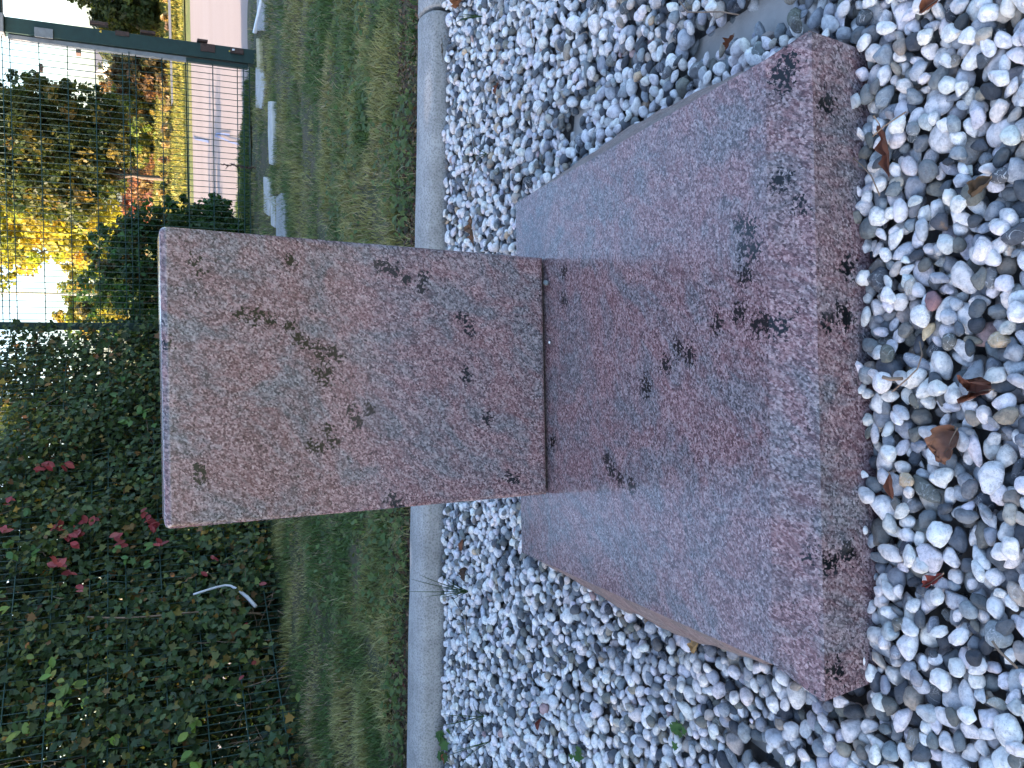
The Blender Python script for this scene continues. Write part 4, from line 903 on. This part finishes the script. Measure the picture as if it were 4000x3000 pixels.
for lb, bl2, n_, sz, cl, Yb in SH:
    c_ = bl2[0]; zb = gz(0, Yb); low = min(b[2] - b[5] for b in bl2)
    root = thing('shrub', lb, 'shrub', (c_[0], c_[1], zb))
    parts_ = [tube([(c_[0] + rng.normal(0, .1), c_[1], zb - .05), (b[0], b[1], b[2])], [.03, .012], 5, False) for b in bl2 for _ in range(2)]
    v_, f_ = merge(parts_); add('stem', v_, f_, M['bark'], root)
    v_, f_, cc3 = blob_foliage(int(n_ * 1.5), bl2, sz * 1.45, cl, None, 'small', .2); add('foliage', v_, f_, M['leaf_bg'], root, colors=cc3)
# dark bush behind the mesh fence
bush = thing('shrub', 'dark green leafy bush close behind the mesh fence, half hidden by the headstone', 'shrub', (1.05, 8.5, 0))
bl2 = [B(640, 1000, 8.55, .52, .35, .52), B(560, 1180, 8.45, .45, .35, .55), B(820, 960, 8.5, .48, .35, .36), B(700, 880, 8.5, .28, .3, .34), B(450, 1020, 8.6, .38, .3, .26), B(900, 1080, 8.4, .5, .3, .3), B(860, 880, 8.45, .24, .25, .12)]
v_, f_, cc3 = blob_foliage(26000, bl2, .048, [(0.03, 0.07, 0.02), (0.045, 0.09, 0.03), (0.06, 0.13, 0.035), (0.08, 0.07, 0.03)], [4, 4, 3, 1], 'ovate', .35); o = add('foliage', v_, f_, M['leaf'], bush, colors=cc3)
parts_ = [tube([(1.05 + rng.normal(0, .2), 8.5, -.05), (b[0], b[1], b[2])], [.018, .006], 5, False) for b in bl2 for _ in range(3)]; v_, f_ = merge(parts_); add('stem', v_, f_, M['bark'], bush)
# unseen low bush, added to cast the shadow streak along the road
c_ = (-1.6, 11.7, 0.5); shadow_bush = thing('shrub', 'unseen low shrub behind the dark bush, added to cast a shadow on the road', 'shrub', (0.9, 11.7, 0)); v_, f_, cc3 = blob_foliage(4000, [(0.9, 11.4, .35, .5, .65, .42), (0.5, 12.1, .5, .4, .65, .5)], .08, [(0.05, 0.09, 0.03)], None, 'small', .2); add('foliage', v_, f_, M['leaf'], shadow_bush, colors=cc3)
# far tree belt
far = [(395, 150, 90, 3.2, 1.6), (400, 260, 85, 2.6, 1.3), (392, 60, 95, 3.0, 1.7), (430, 330, 70, 2.0, 1.0), (410, -60, 90, 4, 2.0), (440, 500, 80, 6, 1.6), (440, 800, 80, 6, 1.8), (445, 1100, 85, 6, 1.6), (440, -250, 90, 6, 2)]
for k_, (x_, y_, Y_, rx_, rz_) in enumerate(far):
    b = ony(x_ + 25, y_, Y_); zg = float(far_z(0, Y_)); lbs = ['hazy grey green tree on the skyline above the white house', 'rounded grey green far tree just left of the white house', 'far tree on the skyline right of the gate post', 'small dark far tree seen through the mesh above the orange shrubs', 'far tree at the right frame edge on the skyline', 'wide far tree hidden mostly behind the dark tree', 'wide far tree behind the yellow tree', 'far tree low behind the white pole', 'far tree outside the right edge of the photo']
    tree('far_tree', lbs[k_], 'tree', (b[0], Y_, zg), (b[0], Y_, max(zg + .5, b[2])), .15, [(b[0], Y_, b[2] - rz_ * .3, rx_, 2, rz_)], 2600, .26, [(0.11, 0.13, 0.07), (0.15, 0.15, 0.08)], group='trees on the skyline', limbs=3)
# white house far away
hb = ony(455, 190, 120); hz = float(far_z(0, 120)); house = thing('house', 'small far white house with grey roof between the shrubs and the gate post', 'house', (hb[0], 120, hz))
v_, f_ = box((hb[0], 123, hz + 1.35), (4.2, 6, 2.9)); add('wall', v_, f_, M['white_paint'], house)
zt2 = hz + 2.8; v_ = [(hb[0] - 2.4, 119.6, zt2 - .05), (hb[0] + 2.4, 119.6, zt2 - .05), (hb[0] + 2.4, 126.4, zt2 - .05), (hb[0] - 2.4, 126.4, zt2 - .05), (hb[0] - 2.4, 123, zt2 + .9), (hb[0] + 2.4, 123, zt2 + .9)]
add('roof', v_, [[0, 1, 5, 4], [2, 3, 4, 5], [0, 4, 3], [1, 2, 5], [0, 3, 2, 1]], M['roof'], house)
for dx_ in (-1.1, 1.0):
    v_, f_ = box((hb[0] + dx_, 119.97, hz + 1.9), (0.9, .1, 1.1)); add('window', v_, f_, M['glass'], house)

# ------------------------------------------------------------------ lamp masts and white pole
def mast(label, Y_, hx, hy, bx, by, rr_, hs_):
    top_, bot = ony(hx, hy, Y_), ony(bx, by, Y_); zg = float(far_z(0, Y_)); root = thing('floodlight_mast', label, 'floodlight mast', (bot[0], Y_, zg), 'floodlight masts beyond the trees')
    base_ = np.array([top_[0] + (0), Y_, zg]); v_, f_ = tube([base_, [top_[0], Y_, top_[2]]], [rr_ * 1.4, rr_], 8); add('pole', v_, f_, M['white_paint'], root, smooth=True)
    v_, f_ = tube([[top_[0], Y_, top_[2] - .1], [top_[0] - .55 * hs_, Y_ - .2, top_[2] + .12]], rr_, 6); add('arm', v_, f_, M['rust'], root)
    v_, f_ = box((top_[0] - .75 * hs_, Y_ - .2, top_[2] + .22), (.55 * hs_, .4, .28), 0.2); o = add('lamp_head', v_, f_, M['rust'], root); bevel(o, .03)
    v_, f_ = box((top_[0] - .1 * hs_, Y_ - .1, top_[2] - .02), (.5 * hs_, .3, .18), 0.2); o = add('lamp_head', v_, f_, M['rust'], root); bevel(o, .03)
mast('thin floodlight mast rising above the dark tree, the taller of the two', 60, 160, 262, 420, 290, .035, 1.0)
mast('thin white floodlight mast near the gate post, the shorter of the two', 60, 322, 170, 620, 215, .06, .8)
q = ony(300, 1150, 25); wp = thing('flagpole', 'slim tall white pole standing beyond the fence beside the hedge', 'pole', (q[0], 25, gz(0, 25)))
v_, f_ = tube([[q[0], 25, gz(0, 25)], [q[0], 25, 8.5]], [.042, .026], 8); add('pole', v_, f_, M['white_paint'], wp, smooth=True)
v_, f_ = tube([[q[0], 25, 8.5], [q[0], 25, 8.56]], [.04, .03], 8); add('pole_cap', v_, f_, M['grey_metal'], wp)
# blue marks sprayed on the road
def mark(pl, w_=0.09):
    mark.k += 1; P_ = [onz(x_, y_, -0.008 + 0.003 * mark.k) for x_, y_ in pl]; L_, R_2 = [], []
    for i_ in range(len(P_)):
        t_ = P_[min(i_ + 1, len(P_) - 1)] - P_[max(i_ - 1, 0)]; t_ /= np.linalg.norm(t_); nn = np.array([-t_[1], t_[0], 0]) * w_ / 2; L_.append(P_[i_] + nn); R_2.append(P_[i_] - nn)
    n_ = len(P_); add('sprayed_mark', np.array(L_ + R_2), [[i_, i_ + 1, n_ + i_ + 1, n_ + i_] for i_ in range(n_ - 1)], M['blue_paint'], road)
mark.k = 0
mark([(758, 516), (756, 532), (760, 540), (772, 544), (790, 548), (815, 554)], .03); mark([(897, 527), (870, 524), (850, 523), (841, 526), (842, 531), (848, 533)], .025); mark([(850, 533), (870, 541), (895, 553), (920, 560), (945, 567)], .02); 

# ------------------------------------------------------------------ fallen leaves, twigs, little plants on the gravel
def fallen(px_, py_, L_, W_, rot, curl, colr, label, kind='oak', lift=0.006, name='fallen_leaf'):
    """a curled dry leaf; L_, W_ in metres; rot about Z in degrees"""
    c_ = bed_hit(px_, py_); n_ = 15; m_ = 9; V_ = []
    ph = rng.uniform(0, 6)
    for i_ in range(n_):
        s_ = i_ / (n_ - 1); wv = math.sin(math.pi * min(1, s_ * .96 + .04)) ** .7
        if kind == 'oak': wv *= 0.72 + 0.30 * math.sin(s_ * 19)
        elif kind == 'maple': wv *= 0.75 + 0.35 * abs(math.sin(s_ * 8))
        for j_ in range(m_):
            u_ = (j_ / (m_ - 1) * 2 - 1); x_ = u_ * W_ / 2 * wv; y_ = (s_ - .5) * L_
            z_ = curl * (u_ ** 2) * W_ * wv * 0.7 + curl * L_ * .35 * (s_ - .5) ** 2 * math.sin(ph + 3) + 0.05 * W_ * math.sin(7 * s_ + 5 * u_ + ph)
            V_.append([x_ * math.cos(curl * u_ * 1.1), y_ + .10 * W_ * math.sin(9 * u_ + ph) * abs(u_), z_])
    V_ = np.array(V_); V_[:, 2] -= V_[:, 2].min() - lift * .3
    V_ += 0.10 * W_ * np.stack([fbm(V_ * 75 + q_ * 5, 3) for q_ in range(3)], -1)
    a_ = rad(rot); Rz = np.array([[math.cos(a_), -math.sin(a_), 0], [math.sin(a_), math.cos(a_), 0], [0, 0, 1]]); V_ = V_ @ Rz.T + c_
    F_ = [[i_ * m_ + j_, i_ * m_ + j_ + 1, (i_ + 1) * m_ + j_ + 1, (i_ + 1) * m_ + j_] for i_ in range(n_ - 1) for j_ in range(m_ - 1)]
    C_ = np.clip(np.array([colr]) * (1 + .25 * fbm(V_ * 90, 3))[:, None], .01, .8)
    root = thing(name, label, 'leaf', c_)
    o = add('leaf_blade', V_, F_, M['dead_leaf'], root, smooth=True, colors=C_)
    mid = V_.reshape(n_, m_, 3)[:, m_ // 2]; stem = [mid[0] + (mid[0] - mid[2]) * .9 + [0, 0, .002], mid[0], mid[4], mid[8], mid[-2]]; stem = [s_ + [0, 0, .0008] for s_ in stem]
    v_, f_ = tube(stem, [.0011, .001, .0008, .0006, .0003], 4); add('leaf_stalk', v_, f_, M['twig'], root)
BR1, BR2, RD = (0.17, 0.065, 0.045), (0.20, 0.11, 0.07), (0.20, 0.035, 0.03)
fallen(3470, 590, .080, .026, 100, .9, BR1, 'twisted red brown leaf on the pebbles just in front of the slab at the right', 'oak')
fallen(3835, 1525, .030, .058, 5, .9, BR1, 'rolled up dark brown leaf on the near pebbles, at the bottom centre', 'plain', .012)
fallen(3715, 1745, .052, .050, 60, .5, (0.17, .085, .06), 'crumpled broad brown leaf lying on the near gravel in front of the slab centre', 'maple', .01)
fallen(3490, 1900, .034, .016, 95, .9, BR1, 'small curled brown leaf close to the slab front, left of the crumpled leaf', 'plain')
fallen(3650, 2268, .042, .020, 35, .7, RD, 'dark red oak leaf between near pebbles at the left', 'oak')
fallen(3840, 735, .034, .028, 30, .9, (0.10, .07, .05), 'shrivelled dark dry leaf among the near pebbles at the right', 'maple')
fallen(3640, 20, .035, .022, 10, .6, (0.17, .06, .03), 'red brown leaf at the lower right corner of the photo', 'plain')
fallen(1850, 900, .095, .050, 100, .5, BR2, 'brown oak leaf on the gravel behind the slab, just right of the headstone', 'oak')
fallen(1700, 2008, .06, .05, 20, .7, (0.24, .11, .07), 'brown leaf against the kerb just left of the headstone', 'plain')
fallen(1822, 2245, .05, .035, 70, .7, (0.09, .06, .05), 'dark dry leaf on the gravel behind the slab at the left', 'maple')
fallen(2725, 2525, .036, .026, 60, .8, (0.36, .25, .13), 'crumpled tan leaf touching the left side of the slab', 'maple')
fallen(2112, 2830, .045, .016, 60, .9, (0.14, .04, .035), 'narrow dark red leaf on the gravel at the far left', 'plain')
fallen(2855, 168, .03, .022, 30, .8, (0.17, .06, .03), 'small brown leaf on the bare plate patch at the right of the slab', 'oak')
fallen(1797, 15, .05, .045, 10, .9, (0.24, .10, .05), 'rusty brown dry leaf clump beside the kerb joint', 'maple')
fallen(1945, 350, .04, .02, 40, .8, BR1, 'small brown leaf in the gravel behind the right half of the slab', 'oak')
fallen(1810, 2130, .045, .022, 70, .8, (0.20, .09, .06), 'curled brown leaf on the gravel between kerb and slab at the left', 'plain')
fallen(1725, 225, .12, .055, 70, .15, (0.27, .23, .20), 'pale grey brown leaf stuck to the kerb front near its joint', 'maple')
fallen(1745, 2960, .05, .03, 60, .7, (0.30, .10, .06), 'reddish leaf scrap by the kerb at the far left', 'plain')
fallen(3300, 640, .03, .02, 80, .8, (0.10, .07, .05), 'dark leaf scrap tucked under the right part of the slab front', 'plain')
def stalk(pl, label, r_=.0011, mat='twig', zl=.008):
    P_ = []
    for i_, (x_, y_) in enumerate(pl): q = bed_hit(x_, y_); P_.append(q + [0, 0, zl])
    v_, f_ = tube(P_, r_, 5); o = add('dry_stalk', v_, f_, M[mat], None, loc=P_[0], smooth=True); tag(o, label, 'twig')
stalk([(3425, 535), (3470, 495), (3555, 440)], 'straight pale stalk pointing away from the twisted leaf in front of the slab')
stalk([(3343, 615), (3380, 645), (3420, 690), (3452, 765)], 'thin brown stalk from the slab front edge onto pebbles at the right')
stalk([(3608, 1335), (3618, 1385), (3600, 1440), (3560, 1480), (3500, 1530)], 'curved pale stalk over the pebbles in front of the slab centre')
stalk([(3892, 2500), (3920, 2540), (3990, 2605)], 'reddish brown stalk at the bottom left', .0017)
stalk([(2665, 5), (2700, 50), (2760, 50), (2830, 48), (2900, 60)], 'long straw coloured stalk at the right edge above the bare plate', .0014)
stalk([(3463, 1472), (3490, 1480), (3540, 1478)], 'short dark twig stub near the slab front centre', .0028)
stalk([(1835, 770), (1870, 640), (1850, 500), (1835, 430)], 'thin dark stalk lying on the gravel behind the slab at the right')
stalk([(1780, 2340), (1830, 2420), (1835, 2520), (1838, 2640)], 'long thin dark stalk lying along the gravel at the left', .0013)
stalk([(2080, 70), (2085, 130), (2092, 170)], 'short dark twig on the right gravel near the frame edge', .0016)
def tuft(px_, py_, tips, label):
    b_ = bed_hit(px_, py_) - [0, 0, .01]; root = thing('grass_tuft', label, 'grass tuft', b_)
    for (x_, y_) in tips:
        d_ = ray(x_, y_); # blade tips fan out upwards; keep near the root's depth
        L_ = CAM + d_ * ((b_[1] + rng.uniform(-.03, .05)) / d_[1]); L_[2] = max(L_[2], b_[2] + .02)
        md = lerp(b_, L_, .5) + [0, 0, .012]; P_ = [b_, lerp(b_, md, .6) + [0, 0, .003], md, lerp(md, L_, .6) + [0, 0, .003], L_]
        v_, f_ = tube(P_, [.0014, .0014, .0012, .0009, .0003], 4); C_ = np.repeat(palette(1, [(0.035, .075, .025)]), len(v_), 0)
        o = add('blade', v_, f_, M['grass'], root, colors=C_)
tuft(1822, 2312, [(1607, 2262), (1588, 2310), (1640, 2245), (1665, 2330), (1720, 2240), (1730, 2335), (1760, 2280), (1700, 2290), (1770, 2345)], 'wispy grass tuft growing from the gravel before the kerb, left of the headstone')
tuft(1872, 62, [(1780, 66), (1790, 80), (1775, 90), (1800, 55)], 'small grass tuft in the gravel at the right near the kerb joint')
tuft(1880, 2800, [(1700, 2842), (1730, 2790), (1760, 2830), (1790, 2790), (1850, 2740), (1800, 2870)], 'wispy grass tuft at the far left of the gravel')
tuft(1900, 2900, [(1730, 2960), (1770, 2935), (1800, 2980), (1830, 2920)], 'lowest left grass tuft, nearest the frame edge')
tuft(1890, 600, [(1850, 560), (1840, 620), (1860, 650)], 'tiny sparse grass tuft in the gravel behind the slab at the right')
def sprig(px_, py_, label, n_=7, s_=.02):
    b_ = bed_hit(px_, py_); root = thing('seedling', label, 'plant', b_)
    v_, f_ = tube([b_ - [0, 0, .015], b_ + [0, 0, .012]], .0012, 4); add('stem', v_, f_, M['twig'], root)
    for k_ in range(n_):
        p_ = b_ + rng.normal(0, s_ * .7, 3) * [1, 1, .2] + [0, 0, .012]; V_, F_, C_ = leaves(np.array([p_]), np.array([nz(rng.normal(0, .35, 3) + [0, -.3, 1])]), np.array([rng.uniform(.7, 1.2) * s_]), palette(1, [(0.05, .12, .03), (.07, .14, .035)]), 'lobed')
        add('leaf', V_, F_, M['leaf'], root, loc=p_, colors=C_)
sprig(2658, 2850, 'green seedling with lobed leaves between pebbles at the left'); sprig(2270, 2960, 'dark green seedling at the far left edge of the gravel')
sprig(1735, 2905, 'leafy green weed growing from the gap between kerb and gravel at the far left', 12, .035); sprig(1712, 62, 'tiny weed growing in the kerb joint', 3, .012)
q = ony(1083, 558, 6.4); 
print('objects', len(bpy.data.objects), 'mesh tris ~', sum(len(o.data.polygons) for o in bpy.data.objects if o.type == 'MESH'))
